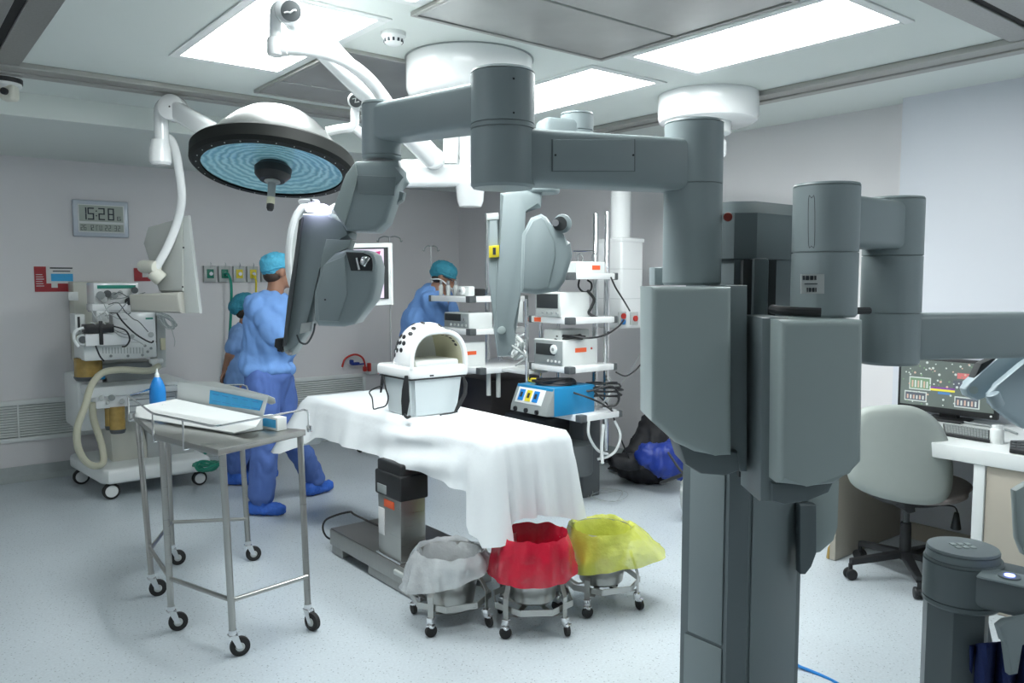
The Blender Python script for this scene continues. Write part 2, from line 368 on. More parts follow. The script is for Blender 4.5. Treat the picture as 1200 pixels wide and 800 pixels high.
# ---- clock
t = thing('wall_clock', 'silver digital wall clock reading 15:28', 'clock', (1.51, 7.35, 1.94))
ca = aty(84.4, 233, 7.32); cb = aty(151.8, 279, 7.32); x0, x1 = 1.305, 1.722; zt = 2.232; zb = 1.935; cx = (x0+x1)/2
obj('case', MB().bx(x0, x1, 7.315, 7.35, zb, zt, .01, 3), mat('clock_silver', (.55, .60, .66), .3, .3), t)
obj('face', MB().bx(x0+.035, x1-.035, 7.311, 7.316, zb+.035, zt-.035, .002), 'card', t)
obj('display', MB().bx(x0+.045, x1-.045, 7.308, 7.312, zb+.125, zt-.043).bx(x0+.045, x1-.045, 7.308, 7.312, zb+.045, zb+.105), 'lcd', t)
SEG = {'0': 'abcdef', '1': 'bc', '2': 'abged', '3': 'abgcd', '5': 'afgcd', '6': 'afgedc', '8': 'abcdefg', 'T': 'afe', 'U': 'fedcb', 'E': 'afged'}
def seven(mb, ch, x, z, w, h, th, y):
    for k in SEG.get(ch, ''):
        q = {'a': (x, x+w, z+h-th, z+h), 'd': (x, x+w, z, z+th), 'g': (x, x+w, z+h/2-th/2, z+h/2+th/2), 'b': (x+w-th, x+w, z+h/2, z+h), 'c': (x+w-th, x+w, z, z+h/2),
             'f': (x, x+th, z+h/2, z+h), 'e': (x, x+th, z, z+h/2)}[k]
        mb.bx(q[0]+.001, q[1]-.001, y-.0015, y+.001, q[2]+.001, q[3]-.001)
z = zb+.137
for ch, x in (('1', x0+.05), ('5', x0+.105), ('2', x0+.185), ('8', x0+.255)): mb = MB(); seven(mb, ch, x, z, .05, .10, .012, 7.308); obj('digit', mb, 'ink', t)
for zz in (z+.03, z+.068): obj('colon_dot', MB().bx(x0+.166, x0+.176, 7.3065, 7.309, zz, zz+.010), 'ink', t)
mb = MB(); seven(mb, '6', x0+.325, z, .03, .035, .006, 7.308); obj('digit', mb, 'ink', t)
for ch, x in zip('2612TU2232', (.052, .075, .112, .130, .165, .190, .232, .258, .302, .328)): mb = MB(); seven(mb, ch, x0+x, zb+.052, .019, .044, .005, 7.308); obj('date_digit', mb, 'ink', t)
# ---- posters
def poster(x0, x1, z0, z1, label, full=True):
    t = thing('poster', label, 'poster', ((x0+x1)/2, 7.35, z0))
    obj('sheet', MB().bx(x0, x1, 7.343, 7.349, z0, z1), 'paper' if full else 'posterred', t)
    w = x1-x0; h = z1-z0
    if full:
        obj('red_print', MB().bx(x0, x0+w*.30, 7.341, 7.3435, z0, z1).bx(x0+w*.30, x0+w*.85, 7.341, 7.3435, z0, z0+h*.33), 'posterred', t)
        obj('blue_print', MB().bx(x0+w*.42, x1-.004, 7.341, 7.3435, z0+h*.42, z0+h*.72, .0), 'print_b', t)
        obj('white_print', MB().bx(x0+w*.42, x0+w*.58, 7.339, 7.3415, z0+h*.16, z0+h*.38, .0), 'paper', t)
        obj('dark_print', MB().bx(x0+w*.40, x0+w*.98, 7.341, 7.3435, z0+h*.92, z0+h*.97).bx(x0+w*.47, x0+w*.92, 7.341, 7.3435, z0+h*.80, z0+h*.84), 'ink', t)
        mb = MB()
        for k in range(6): mb.bx(x0+w*.04, x0+w*(.24-.02*(k % 3)), 7.3395, 7.3412, z0+h*(.22+.09*k), z0+h*(.245+.09*k))
        obj('small_print', mb, 'inkw', t)
    else: obj('small_print', MB().bx(x0+w*.5, x0+w*.9, 7.341, 7.3435, z0+h*.3, z0+h*.7), 'paper', t)
poster(1.02, 1.297, 1.49, 1.69, 'red and white poster with a blue picture, below the clock')
a = aty(157, 314, 7.34); poster(a.x, a.x+.13, a.z-.11, a.z, 'small dark red poster beside the raised grey monitor', False)
# ---- return-air grille
for i, (x0, x1) in enumerate(((-.6, 3.0), (3.01, 3.92))):
    t = thing('air_grille', 'long low white louvred air grille on the clock wall, left stretch' if i == 0 else 'low white louvred air grille on the wall between the blue trousers and the draped table', 'air grille', ((x0+x1)/2, 7.35, .31))
    mb = MB(); mb.bx(x0, x1, 7.325, 7.35, .60, .64, .004).bx(x0, x1, 7.325, 7.35, .31, .345, .004).bx(x0, x0+.03, 7.325, 7.35, .345, .60, .003).bx(x1-.03, x1, 7.325, 7.35, .345, .60, .003)
    for xx in (x0+1.46, x0+2.6):
        if xx < x1-.1: mb.bx(xx, xx+.012, 7.325, 7.345, .345, .60)
    obj('frame', mb, 'white', t)
    mb = MB()
    for k in range(12): mb.box(((x0+x1)/2, 7.335, .36+.0205*k), (x1-x0-.06, .018, .004), Matrix.Rotation(.7, 3, 'X'))
    obj('louvres', mb, 'white', t); obj('back', MB().bx(x0+.03, x1-.03, 7.346, 7.349, .345, .60), 'cove', t)
# ---- medical gas outlets
for i, (px, colr, l) in enumerate(((244.5, 'green', 'green gas outlet, first at the left of the wall row'), (261.5, 'green', 'green gas outlet with the long green hose plugged in'), (278.5, 'yellow', 'yellow gas outlet in the middle of the wall row'),
                                   (294.5, 'yellow', 'yellow gas outlet nearest the pale blue surgical cap'), (311, 'ink', 'white gas outlet beside the bright blue cap'))):
    c = aty(px, 321, 7.35); c.z = 1.64
    t = thing('gas_outlet', l, 'gas outlet', (c.x, 7.35, c.z), 0, 'medical gas outlets')
    mb = MB(); mb.prism([c+Vector((-.052, 0, -.075)), c+Vector((.052, 0, -.075)), c+Vector((.052, 0, .07)), c+Vector((-.052, 0, .07))], (0, -.045, 0), .008, 2)
    obj('housing', mb, 'lgrey', t)
    obj('plate', MB().bx(c.x-.030, c.x+.030, 7.298, 7.306, c.z-.04, c.z+.04, .002), colr if colr != 'ink' else 'paper', t)
    obj('socket', MB().cyl((c.x+.002, 7.30, c.z), (c.x+.002, 7.285, c.z), .017, n=18), 'chrome', t)
    obj('hook', MB().tube([(c.x, 7.30, c.z+.05), (c.x, 7.28, c.z+.085), (c.x, 7.295, c.z+.10)], .004, 6, 4), 'chrome', t)
c = aty(263, 321, 7.29)
solo('gas_hose', MB().tube([(c.x, 7.285, 1.64), (c.x+.02, 7.24, 1.63), (c.x+.035, 7.22, 1.5), (c.x+.02, 7.25, 1.1), (c.x-.03, 7.26, .7), (c.x-.10, 7.22, .35), (c.x-.25, 7.05, .12), (c.x-.5, 6.9, .05)], .012, 8, 6), 'teal', 'green gas hose hanging down the wall from an outlet', 'hose')
c = aty(296, 335, 7.29)
solo('gas_hose', MB().tube([(c.x, 7.287, 1.63), (c.x+.01, 7.23, 1.58), (c.x+.01, 7.24, 1.4), (c.x+.03, 7.26, 1.1), (c.x+.1, 7.25, .7)], .009, 8, 6), 'yellow', 'yellow gas hose hanging behind the person with the teal cap', 'hose')
# ---- suction regulator cluster
q = lambda x, y: aty(x, y, 7.27)
t = thing('suction_regulator', 'wall suction set with red and blue hoses behind the draped table', 'regulator', (3.9, 7.35, .7))
obj('rail', MB().box(aty(436, 432, 7.32), (.12, .06, .11), None, .008), 'white', t)
obj('red_hose', MB().tube([q(401, 430), q(404, 421), q(412, 416), q(420, 416), q(426, 421), q(428, 431)], .010, 8, 5), 'red', t)
obj('blue_valve', MB().box(q(416, 426), (.09, .05, .03), None, .01, 3).box(q(412, 424), (.03, .05, .045), None, .008).cyl(q(418, 427), q(427, 426), .008), 'bagblue', t)
obj('red_valve', MB().box(q(427.5, 432), (.03, .04, .05), None, .006).box(q(432.5, 430), (.032, .04, .085), None, .006).box(q(445, 436), (.03, .04, .035), None, .006), 'red', t)
# ---- beige wall box behind anaesthesia machine
a = aty(81, 330, 7.30); b = aty(118, 385, 7.30)
t = thing('wall_box', 'beige wall cabinet behind the left end of the anaesthesia machine', 'cabinet', (a.x, 7.30, b.z))
obj('body', MB().bx(a.x, b.x+.2, 7.15, 7.345, b.z-.25, a.z, .01), 'cream', t)
c = aty(86, 347, 7.14)
obj('switch_plate', MB().bx(c.x-.035, c.x+.035, 7.14, 7.152, c.z-.035, c.z+.035, .004).cyl((c.x, 7.142, c.z), (c.x, 7.132, c.z), .016), 'white', t)
# ================================================================= SURGICAL ROBOT
c0 = P(868, 600, 2.55); X0, Y0 = c0.x, c0.y            # near corner of the column
X1 = aty(940, 600, Y0).x; Y1 = atx(805, 600, X0).y
t = thing('surgical_robot', 'large grey surgical robot column with cylindrical jointed arms in the foreground', 'surgical robot', ((X0+X1)/2, (Y0+Y1)/2, 0))
R_ = t
def foot(x0, x1, y0, y1, ch): return [(x0, y1), (x0, y0+ch), (x0+ch, y0), (x1, y0), (x1, y1)]
def colprism(pts, z0, z1, bev=.006, mb=None): return (mb or MB()).prism([Vector((x, y, z0)) for x, y in pts], (0, 0, z1-z0), bev)
ztop = P(868, 236, 2.62).z
col = obj('column', colprism(foot(X0, X1, Y0, Y1+.02, .045), 0, ztop-.03, .010), 'robd', t)
mb = MB(); a = foot(X0-.01, X1+.01, Y0-.01, Y1+.03, .05); b = foot(X0+.02, X1-.02, Y0+.02, Y1, .05)
z = ztop-.04
va = [mb.bm.verts.new((x, y, P(870, 303, 2.58).z)) for x, y in a]; vb = [mb.bm.verts.new((x, y, z)) for x, y in a]; vc = [mb.bm.verts.new((x, y, ztop)) for x, y in b]
for A_, B_ in ((va, vb), (vb, vc)):
    for i in range(5): mb.bm.faces.new((A_[i], A_[(i+1) % 5], B_[(i+1) % 5], B_[i]))
mb.bm.faces.new(vc); mb.bm.faces.new(va[::-1])
obj('top_cover', mb, 'robd', t)
# lower access panels (seams on the two visible faces)
zp = atx(835, 751, X0).z
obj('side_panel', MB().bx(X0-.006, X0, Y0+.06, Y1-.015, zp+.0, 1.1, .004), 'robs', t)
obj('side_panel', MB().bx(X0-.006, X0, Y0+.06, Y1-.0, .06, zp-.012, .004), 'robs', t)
obj('front_panel', MB().bx(X0+.06, X1-.03, Y0-.006, Y0, .10, 1.1, .004), 'robs', t)
obj('base', MB().bx(X0-.01, X1+.01, Y0-.01, Y1+.03, .0, .10, .02, 3), 'robd', t)
# vertical rail with its dark slots between the carriages
mid = (Vector((X0, Y0+.045, 0))+Vector((X0+.045, Y0, 0)))/2; n = Vector((-1, -1, 0)).normalized(); s = Vector((1, -1, 0)).normalized()
Rr = Matrix((s, -n, UP)).transposed()
mb = MB(); ctr = P(884, 420, dist(mid)); zr0 = P(884, 556, dist(mid)).z; zr1 = P(884, 303, dist(mid)).z; zc = (zr0+zr1)/2; zh = zr1-zr0
base_ = Vector((ctr.x, ctr.y, 0))
obj('rail', MB().box(base_+n*.03+UP*zc, (.048, .10, zh), Rr, .01), 'robd', t)
obj('rail_slot', MB().box(base_+n*.012-s*.035+UP*zc, (.03, .09, zh-.01), Rr), 'seam', t)
obj('rail_slot', MB().box(base_+n*.012+s*.035+UP*zc, (.03, .09, zh-.01), Rr), 'seam', t)
obj('stop_knob', MB().cyl(P(853, 254, 2.50), P(853, 254, 2.44), .014, n=18, bev=.005), mat('stop_red', (.22, .02, .01), .5), t)
# lower right side pieces
obj('cable_guard', slab([(938, 592), (957, 592), (957, 648), (951, 664), (944, 673), (938, 673)], 2.68, .05, .004), 'robd', t)
obj('rear_carriage', slab([(946, 560), (985, 560), (983, 618), (978, 634), (962, 648), (953, 648), (946, 648)], 2.72, .18, .012), 'robl', t)
obj('bracket', slab([(767, 313), (786, 313), (786, 334), (767, 334)], 2.55, .1, .004), 'rob', t)
# carriages
L = obj('carriage', slab([(764, 336), (858, 336), (858, 534), (838, 534), (815, 530), (792, 519), (764, 494)], 2.24, .22, .016, seg=3), 'robl', t)
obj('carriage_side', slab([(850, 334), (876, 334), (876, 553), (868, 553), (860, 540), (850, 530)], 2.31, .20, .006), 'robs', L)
obj('carriage_base', slab([(795, 520), (866, 530), (868, 552), (850, 558), (822, 556), (803, 545)], 2.27, .16, .012), 'robd', L)
Rc = obj('carriage', slab([(914, 375), (1013, 375), (1011, 541), (995, 555), (978, 568), (945, 570), (912, 567)], 2.14, .24, .018, seg=3), 'robl', t)
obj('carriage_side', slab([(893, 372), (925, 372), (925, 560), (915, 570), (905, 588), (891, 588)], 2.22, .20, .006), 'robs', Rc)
obj('carriage_base', slab([(905, 566), (978, 566), (972, 578), (948, 588), (920, 592), (905, 588)], 2.2, .16, .012), 'robd', Rc)
# cylinder helper: px = left,right edge at mid height; y of top/bottom ; d centre distance
def pcyl(xl, xr, yt, yb, d, parent, seams=(), m='rob', name='joint_housing', cap=True):
    xm = (xl+xr)/2; r = (xr-xl)/2/FOC*d; a = P(xm, yt, d); b = P(xm, yb, d); c = Vector((a.x, a.y, 0))
    z1, z0 = a.z, b.z; prof = [(0, z0), (r*.93, z0), (r, z0+.008)]
    for sy in sorted(seams, reverse=True):
        zs = P(xm, sy, d).z; prof += [(r, zs-.002), (r-.004, zs-.0015), (r-.004, zs+.0015), (r, zs+.002)]
    prof += [(r, z1-.010), (r-.0035, z1-.0095), (r-.0035, z1-.007), (r, z1-.0065), (r*.97, z1), (0, z1)]
    o = obj(name, MB().lathe(prof, c, 56), m, parent, ang=28)
    return o, c, r, z0, z1
c1, C1, r1, _, _ = pcyl(780, 847, 143, 334, 2.50, t, (217,))
c2, C2, r2, _, _ = pcyl(552, 626, 84, 221, 2.30, t, (147, 153))
c3, C3, r3, _, _ = pcyl(424, 469, 121, 188, 2.58, t, (183,))
def link(Ca, Cb, z0, z1, w, parent, name='link_arm', m='rob', z0b=None, z1b=None, wb=None, bev=.02):
    a, b = Vector(Ca), Vector(Cb); u = (b-a).normalized(); v = Vector((-u.y, u.x, 0)); z0b = z0 if z0b is None else z0b; z1b = z1 if z1b is None else z1b; wb = wb or w
    mb = MB(); V = []
    for p, ww, q0, q1 in ((a, w, z0, z1), (b, wb, z0b, z1b)):
        V.append([mb.bm.verts.new(p+v*sx*ww/2+UP*zz) for sx, zz in ((-1, q0), (1, q0), (1, q1), (-1, q1))])
    mb.bm.faces.new(V[0]); mb.bm.faces.new(V[1][::-1])
    for i in range(4): mb.bm.faces.new((V[0][i], V[0][(i+1) % 4], V[1][(i+1) % 4], V[1][i]))
    bmesh.ops.bevel(mb.bm, geom=list(mb.bm.edges), offset=bev, segments=3, profile=.5, affect='EDGES')
    return obj(name, mb, m, parent)
zb0, zb1 = P(700, 220, 2.38).z, P(700, 158, 2.38).z
lk = link(C1, C2, zb0, zb1, .13, t)
# inset cover on the long beam
u = (C1-C2).normalized(); nv = Vector((-u.y, u.x, 0)); nv = nv if nv.dot(FW) < 0 else -nv
def onbeam(x, y): # point on the beam's near face
    r = ray(x, y); p0 = C2+nv*.065; k = (p0-CAM).dot(nv)/r.dot(nv); return CAM+r*k
pa = onbeam(646, 201); pb = onbeam(744, 201); pc = onbeam(744, 163); pd = onbeam(646, 163)
obj('cover_seam', MB().prism([p+nv*.001 for p in (pa, pb, pc, pd)], nv*.002, .001), 'robd', lk)
ins = lambda a, b: a+(b-a).normalized()*.004
cen = (pa+pb+pc+pd)/4
obj('cover_plate', MB().prism([p+(cen-p).normalized()*.004+nv*.001 for p in (pa, pb, pc, pd)], nv*.004, .002), 'rob', lk)
for p in ((650, 182), (741, 182)): obj('screw', MB().cyl(onbeam(*p), onbeam(*p)+nv*.007, .003, n=8), 'seam', lk)
zl0, zl1 = P(589, 150, 2.30).z, P(589, 97, 2.30).z
link(C2, C3, zl0, zl1-.0, .14, t, wb=.11, z0b=P(446, 168, 2.58).z, z1b=P(446, 124, 2.58).z)
for p in ((602, 92), (602, 132)): obj('screw', MB().cyl(P(*p, 2.215), P(*p, 2.205), .003, n=8), 'seam', c2)
# right arm
cr1, CR1, rr1, _, _ = pcyl(932, 1006, 216, 371, 2.34, t, (296,))
cr2, CR2, rr2, _, _ = pcyl(1015, 1081, 232, 426, 2.62, t, (300, 366))
link(CR1, CR2, P(1045, 292, 2.55).z, P(1045, 236, 2.55).z, .13, t)
CR3 = G((1290-600)/FOC*2.55, 2.75, 0)
link(CR2, CR3, P(1100, 421, 2.62).z, P(1100, 367, 2.62).z, .12, t)
obj('asset_label', MB().prism([P(939, 321, 2.243), P(966, 321, 2.243), P(966, 344, 2.243), P(939, 344, 2.243)], FW*.006), 'lgrey', cr1)
mb = MB(); mb2 = MB()
for k in range(13):
    if k % 4 != 2: mb.prism([P(941+1.25*k, 323, 2.2405), P(941.8+1.25*k, 323, 2.2405), P(941.8+1.25*k, 328, 2.2405), P(941+1.25*k, 328, 2.2405)], FW*.003)
for k in range(9):
    if k % 3 != 1: mb2.prism([P(946+1.25*k, 337, 2.2405), P(946.8+1.25*k, 337, 2.2405), P(946.8+1.25*k, 342, 2.2405), P(946+1.25*k, 342, 2.2405)], FW*.003)
mb2.prism([P(943, 332, 2.2405), P(958, 332, 2.2405), P(958, 333.2, 2.2405), P(943, 333.2, 2.2405)], FW*.003)
obj('barcode', mb, 'ink', cr1); obj('barcode', mb2, 'ink', cr1)
obj('slot_outline', MB().tube([P(951, 232, 2.232), P(954.5, 233, 2.232), P(954.5, 286, 2.232), P(951, 288, 2.232), P(947.5, 286, 2.232), P(947.5, 233, 2.232)], .0008, 5, 3, True), 'seam', cr1)
obj('grab_handle', MB().tube([P(905, 362, 2.26), P(918, 364, 2.22), P(962, 366, 2.19)], .013, 10, 4), 'black', t)
obj('grab_handle', MB().tube([P(1001, 364, 2.38), P(1018, 364, 2.42)], .011, 10), 'black', t)
# ---- left instrument arm
wr = obj('wrist', slab([(416, 188), (467, 187), (470, 196), (466, 206), (463, 228), (452, 260), (440, 271), (405, 270), (389, 245), (404, 204)], 2.50, .15, .018, seg=3), 'rob', t)
obj('wrist_cap', slab([(417, 205), (464, 207), (462, 229), (421, 227)], 2.494, .02, .003), 'robs', wr)
obj('wrist_facet', slab([(405, 204), (416, 190), (419, 206), (404, 264), (390, 245)], 2.492, .02, .004), 'robl', wr)
obj('wrist_knob', slab([(453, 226), (466, 222), (474, 225), (472, 234), (462, 241), (452, 245)], 2.58, .05, .01), 'robs', wr)
arm = obj('instrument_arm', slab([(354, 250), (387, 249), (397, 264), (412, 272), (411, 279), (386, 281), (374, 316), (366, 352), (363, 382), (348, 404), (341, 417), (333, 414), (331, 408), (340, 360), (350, 284)], 2.54, .10, .012), 'rob', t)
obj('drive_belt_cover', slab([(350, 258), (354, 254), (342, 352), (334, 404), (331, 406), (337, 352), (345, 300)], 2.52, .08, .003), 'dgrey', arm)
obj('pod_bracket', slab([(382, 280), (412, 281), (409, 292), (392, 295), (379, 316), (374, 322), (377, 300)], 2.535, .07, .005), 'robl', arm)
pod = obj('motor_pod', slab([(392, 296), (405, 292), (430, 293), (438, 298), (442, 312), (441, 332), (436, 352), (415, 380), (402, 383), (372, 382), (367, 375), (367, 342), (376, 312)], 2.50, .17, .022, seg=3), 'rob', arm)
obj('pod_face', slab([(380, 309), (404, 299), (407, 345), (396, 377), (373, 376), (370, 343)], 2.492, .02, .006), 'rob', pod)
obj('pod_opening', slab([(405, 295), (431, 296), (436, 303), (437, 317), (411, 317)], 2.494, .02, .004), 'seam', pod)
obj('opening_rim', MB().tube([P(427, 295, 2.488), P(436, 299, 2.488), (P(439, 308, 2.488)), P(438, 318, 2.488)], .005, 8, 4), 'rob', pod)
obj('guide_pulley', MB().cyl(P(426, 305, 2.492), P(430, 307, 2.485), .017, n=18, bev=.003).cyl(P(418, 302, 2.49), P(421, 316, 2.49), .004), 'chrome', pod)
obj('pivot_pin', MB().cyl(P(339, 413, 2.538), P(339, 413, 2.52), .009, n=18, bev=.002), 'chrome', arm)
obj('arm_label', slab([(353, 379), (366, 377), (364, 388), (351, 391)], 2.53, .03, .002), 'lgrey', arm)
obj('wire_bail', MB().tube([P(348, 392, 2.54), P(352, 401, 2.54), P(360, 402, 2.54), P(367, 390, 2.54), P(369, 379, 2.54)], .003, 6, 4), 'dgrey', arm)
obj('instrument_clip', slab([(322, 397), (332, 396), (334, 408), (330, 413), (321, 406)], 2.55, .05, .004), 'black', arm)
obj('screw', MB().cyl(P(381, 351, 2.492), P(381, 351, 2.488), .003, n=8), 'seam', pod)
# ---- middle arm behind the beam
cm, CM, rm, _, _ = pcyl(657, 695, 133, 172, 3.25, t, (154,))
CM2 = G((590-600)/FOC*3.1, 3.15, 0)
link(CM, G((632-600)/FOC*3.2, 3.2, 0), P(660, 172, 3.2).z, P(660, 139, 3.2).z, .12, t)
pcyl(612, 656, 160, 227, 3.22, t, (), 'rob', 'joint_housing')
a2 = obj('instrument_arm', slab([(586, 226), (610, 222), (636, 224), (634, 242), (612, 243), (611, 340), (606, 382), (600, 400), (599, 418), (583, 418), (578, 384), (586, 340)], 3.16, .10, .014), 'rob', t)
obj('pivot_pin', MB().cyl(P(588, 387, 3.158), P(588, 387, 3.14), .016, n=18, bev=.003), 'robl', a2)
sh = obj('instrument_sheath', slab([(571, 256), (585, 255), (586, 330), (584, 395), (579, 384), (573, 330)], 3.17, .07, .010), 'rob', a2)
obj('sheath_cap', slab([(570, 250), (584, 249), (585, 257), (570, 258)], 3.165, .08, .008), 'white', sh)
yt_ = obj('yellow_tag', slab([(573, 288), (585, 287), (585, 301), (573, 302)], 3.155, .06, .003), 'yellow', sh, 'yellow clip')
obj('tag_mark', slab([(577.5, 290), (581, 290), (581, 298.5), (577.5, 298.5)], 3.153, .004, .0), 'ink', yt_)
pod = obj('motor_pod', slab([(612, 274), (622, 255), (634, 250), (641, 254), (648, 265), (656, 279), (669, 284), (671, 300), (662, 330), (654, 341), (630, 345), (610, 343)], 3.10, .16, .02, seg=3), 'rob', a2)
obj('pod_face', slab([(615, 276), (624, 259), (634, 254), (639, 258), (650, 283), (651, 300), (643, 337), (628, 340), (613, 338)], 3.094, .02, .006), 'rob', pod)
obj('guide_pulley', MB().cyl(P(659, 262, 3.17), P(659, 262, 3.09), .036, n=24, bev=.004), 'rob', pod)
obj('pulley_wheel', MB().cyl(P(656, 262, 3.085), P(656, 262, 3.08), .027, n=24), 'seam', pod)
obj('pulley_hub', MB().cyl(P(653, 261, 3.085), P(651, 261, 3.06), .013, n=18), 'chrome', pod)
obj('cable_bundle', MB().tube([P(606, 395, 3.15), P(612, 402, 3.1), P(610, 412, 3.12), P(603, 420, 3.15)], .008, 7, 4).tube([P(600, 405, 3.12), P(616, 418, 3.1), P(604, 428, 3.12)], .005, 6, 4), 'lgrey', a2)
# ---- right rear instrument arm (pale blue)
t = R_
b1 = obj('instrument_arm', slab([(1131, 456), (1137, 449), (1165, 424), (1180, 408), (1215, 398), (1215, 425), (1178, 452), (1158, 466), (1147, 470), (1134, 464)], 2.85, .05, .014), 'robb', t)
b2 = obj('instrument_arm', slab([(1160, 462), (1170, 451), (1200, 426), (1230, 405), (1230, 515), (1200, 502), (1186, 494), (1172, 482), (1161, 473)], 2.78, .035, .012), 'robb', t)
obj('end_cap', MB().cyl(P(1163, 461, 2.75), P(1170, 476, 2.75), .022, n=18, bev=.004), 'robb', b2)
obj('screw_plate', MB().cyl(P(1141, 457, 2.848), P(1141, 457, 2.842), .014, n=16), 'robl', b1)
obj('dark_insert', slab([(1150, 426), (1172, 416), (1182, 416), (1164, 428), (1140, 446)], 2.86, .04, .003), 'seam', b1)
# ---- side unit at lower right
t = thing('robot_side_unit', 'dark grey rounded unit with a lit blue button at lower right', 'robot part', G(1.33, 2.35, 0))
pcyl(1086, 1172, 652, 706, 2.32, t, (698,), 'robd', 'housing')
o, CC, rr, z0, z1 = pcyl(1089, 1168, 640, 655, 2.32, t, (), 'robs', 'lid')
link(CC, G(1.78, 1.86, 0), P(1130, 696, 2.32).z, P(1130, 656, 2.32).z, .17, t, 'side_link', 'robd')
mb = MB(); zt = P(1130, 655, 2.32).z
bc_ = atz(1183, 678, zt); pb_ = obj('button_panel', MB().box(bc_+UP*.002, (.14, .10, .006), Matrix.Rotation(-1.42, 3, 'Z'), .002), 'rob', t)
obj('button_ring', MB().cyl(bc_+UP*.004, bc_+UP*.009, .028, n=24), 'robs', pb_)
obj('blue_button', MB().cyl(bc_+UP*.009, bc_+UP*.012, .013, n=24), 'lightled', pb_, 'glowing blue button')
for i in range(3):
    for j in range(2): obj('lid_key', MB().box(G(CC.dot(RT)-.02+.022*i, CC.dot(FW)-.01+.028*j, z1+.001), (.014, .018, .003), Matrix.Rotation(-.67, 3, 'Z')), 'robl', o)
zc = P(1130, 700, 2.32).z
obj('column', MB().prism([G(r, d, 0) for r, d in ((1.235, 2.33), (1.27, 2.25), (1.36, 2.25), (1.42, 2.33), (1.42, 2.46), (1.29, 2.46))], UP*zc, .008), 'robd', t)
obj('side_arm', slab([(1142, 700), (1157, 700), (1157, 735), (1166, 760), (1160, 780), (1150, 765), (1142, 745)], 2.36, .06, .006), 'robs', t)
hd = obj('handle', slab([(1171, 735), (1180, 728), (1215, 722), (1215, 752), (1195, 753), (1194, 790), (1184, 792), (1184, 756), (1176, 752)], 2.10, .03, .007), 'rob', t)
cl = MB()
def clf(u, v):
    p = P(1136+u*78, 756+v*75-(u*(1-u))*18, 2.22+.035*math.sin(u*19+v*1.5)+.03*v); return p
cl.grid(clf, 34, 14)
solo('hanging_cloth', cl, 'navycloth', 'dark navy blue cloth hanging at the lower right corner', 'cloth', solid=.006)
# light grey rounded piece on the right edge
solo('headrest', slab([(1190, 575), (1215, 560), (1215, 660), (1200, 650), (1193, 632)], 2.5, .035, .012), 'robl', 'light grey rounded headrest cut by the right edge beside the beige cabinet', 'headrest')
solo('floor_cable', MB().tube([G(.75, 3.3, .012), P(918, 776, 3.2), P(940, 782, 3.17), P(975, 797, 3.08), G(1.35, 2.9, .008), G(1.7, 2.6, .008)], .007, 8, 5), 'bluep', 'bright blue cable on the floor right of the robot column', 'cable')
# ================================================================= OPERATING TABLE
t = thing('operating_table', 'operating table with steel column and wide flat base under the white drape', 'operating table', (2.2, 3.6, 0))
b = obj('base', MB().bx(2.02, 2.50, 3.28, 4.24, .055, .145, .006), 'steel_d', t)
obj('base_skirt', MB().bx(2.03, 2.49, 3.30, 3.80, .004, .056, .004), 'steel_d', b)
obj('base_top', MB().bx(2.025, 2.495, 3.285, 4.235, .144, .149, .002), mat('table_base_top', (.17, .17, .165), .35, .7), b)
obj('pedal', MB().box(atz(468, 672, .11), (.02, .09, .025), None, .005), 'lgrey', b)
obj('pedal', MB().box(atz(476, 680, .07), (.03, .05, .018), None, .005), 'chrome', b)
obj('base_foot', MB().bx(2.03, 2.49, 4.10, 4.23, .004, .056, .004), 'steel_d', b)
co_ = obj('column', MB().bx(2.035, 2.185, 3.46, 3.69, .15, .52, .006), 'steel', t)
obj('column_foot', MB().bx(2.025, 2.195, 3.45, 3.70, .148, .162, .004), 'chrome', co_)
cp = obj('column_shroud', MB().bx(2.025, 2.195, 3.445, 3.705, .47, .60, .012, 3).bx(2.035, 2.185, 3.455, 3.695, .59, .655, .012, 3), 'black', t)
obj('shroud_label', MB().bx(2.021, 2.026, 3.58, 3.67, .485, .53, .001), 'grey', cp)
obj('red_label', MB().bx(2.031, 2.036, 3.52, 3.62, .415, .455, .001), 'orange', co_)
obj('white_label', MB().bx(2.031, 2.036, 3.62, 3.68, .26, .40, .001), 'paper', co_)
obj('lever', MB().tube([(2.195, 3.5, .60), (2.29, 3.42, .615)], .005, 6).cyl((2.31, 3.41, .55), (2.31, 3.41, .605), .012), 'lgrey', cp)
obj('tabletop', MB().bx(2.23, 2.58, 2.93, 4.64, .76, .835, .02, 3), 'dgrey', t)
solo('power_cable', MB().tube([(2.25, 3.8, .16), (2.10, 4.05, .25), (2.10, 4.15, .25), (2.02, 4.28, .19), (2.03, 4.34, .10), (2.12, 4.40, .02), (2.3, 4.4, .012)], .006, 7, 6), 'rubber', 'thin black cable looping off the back of the operating table base', 'cable')
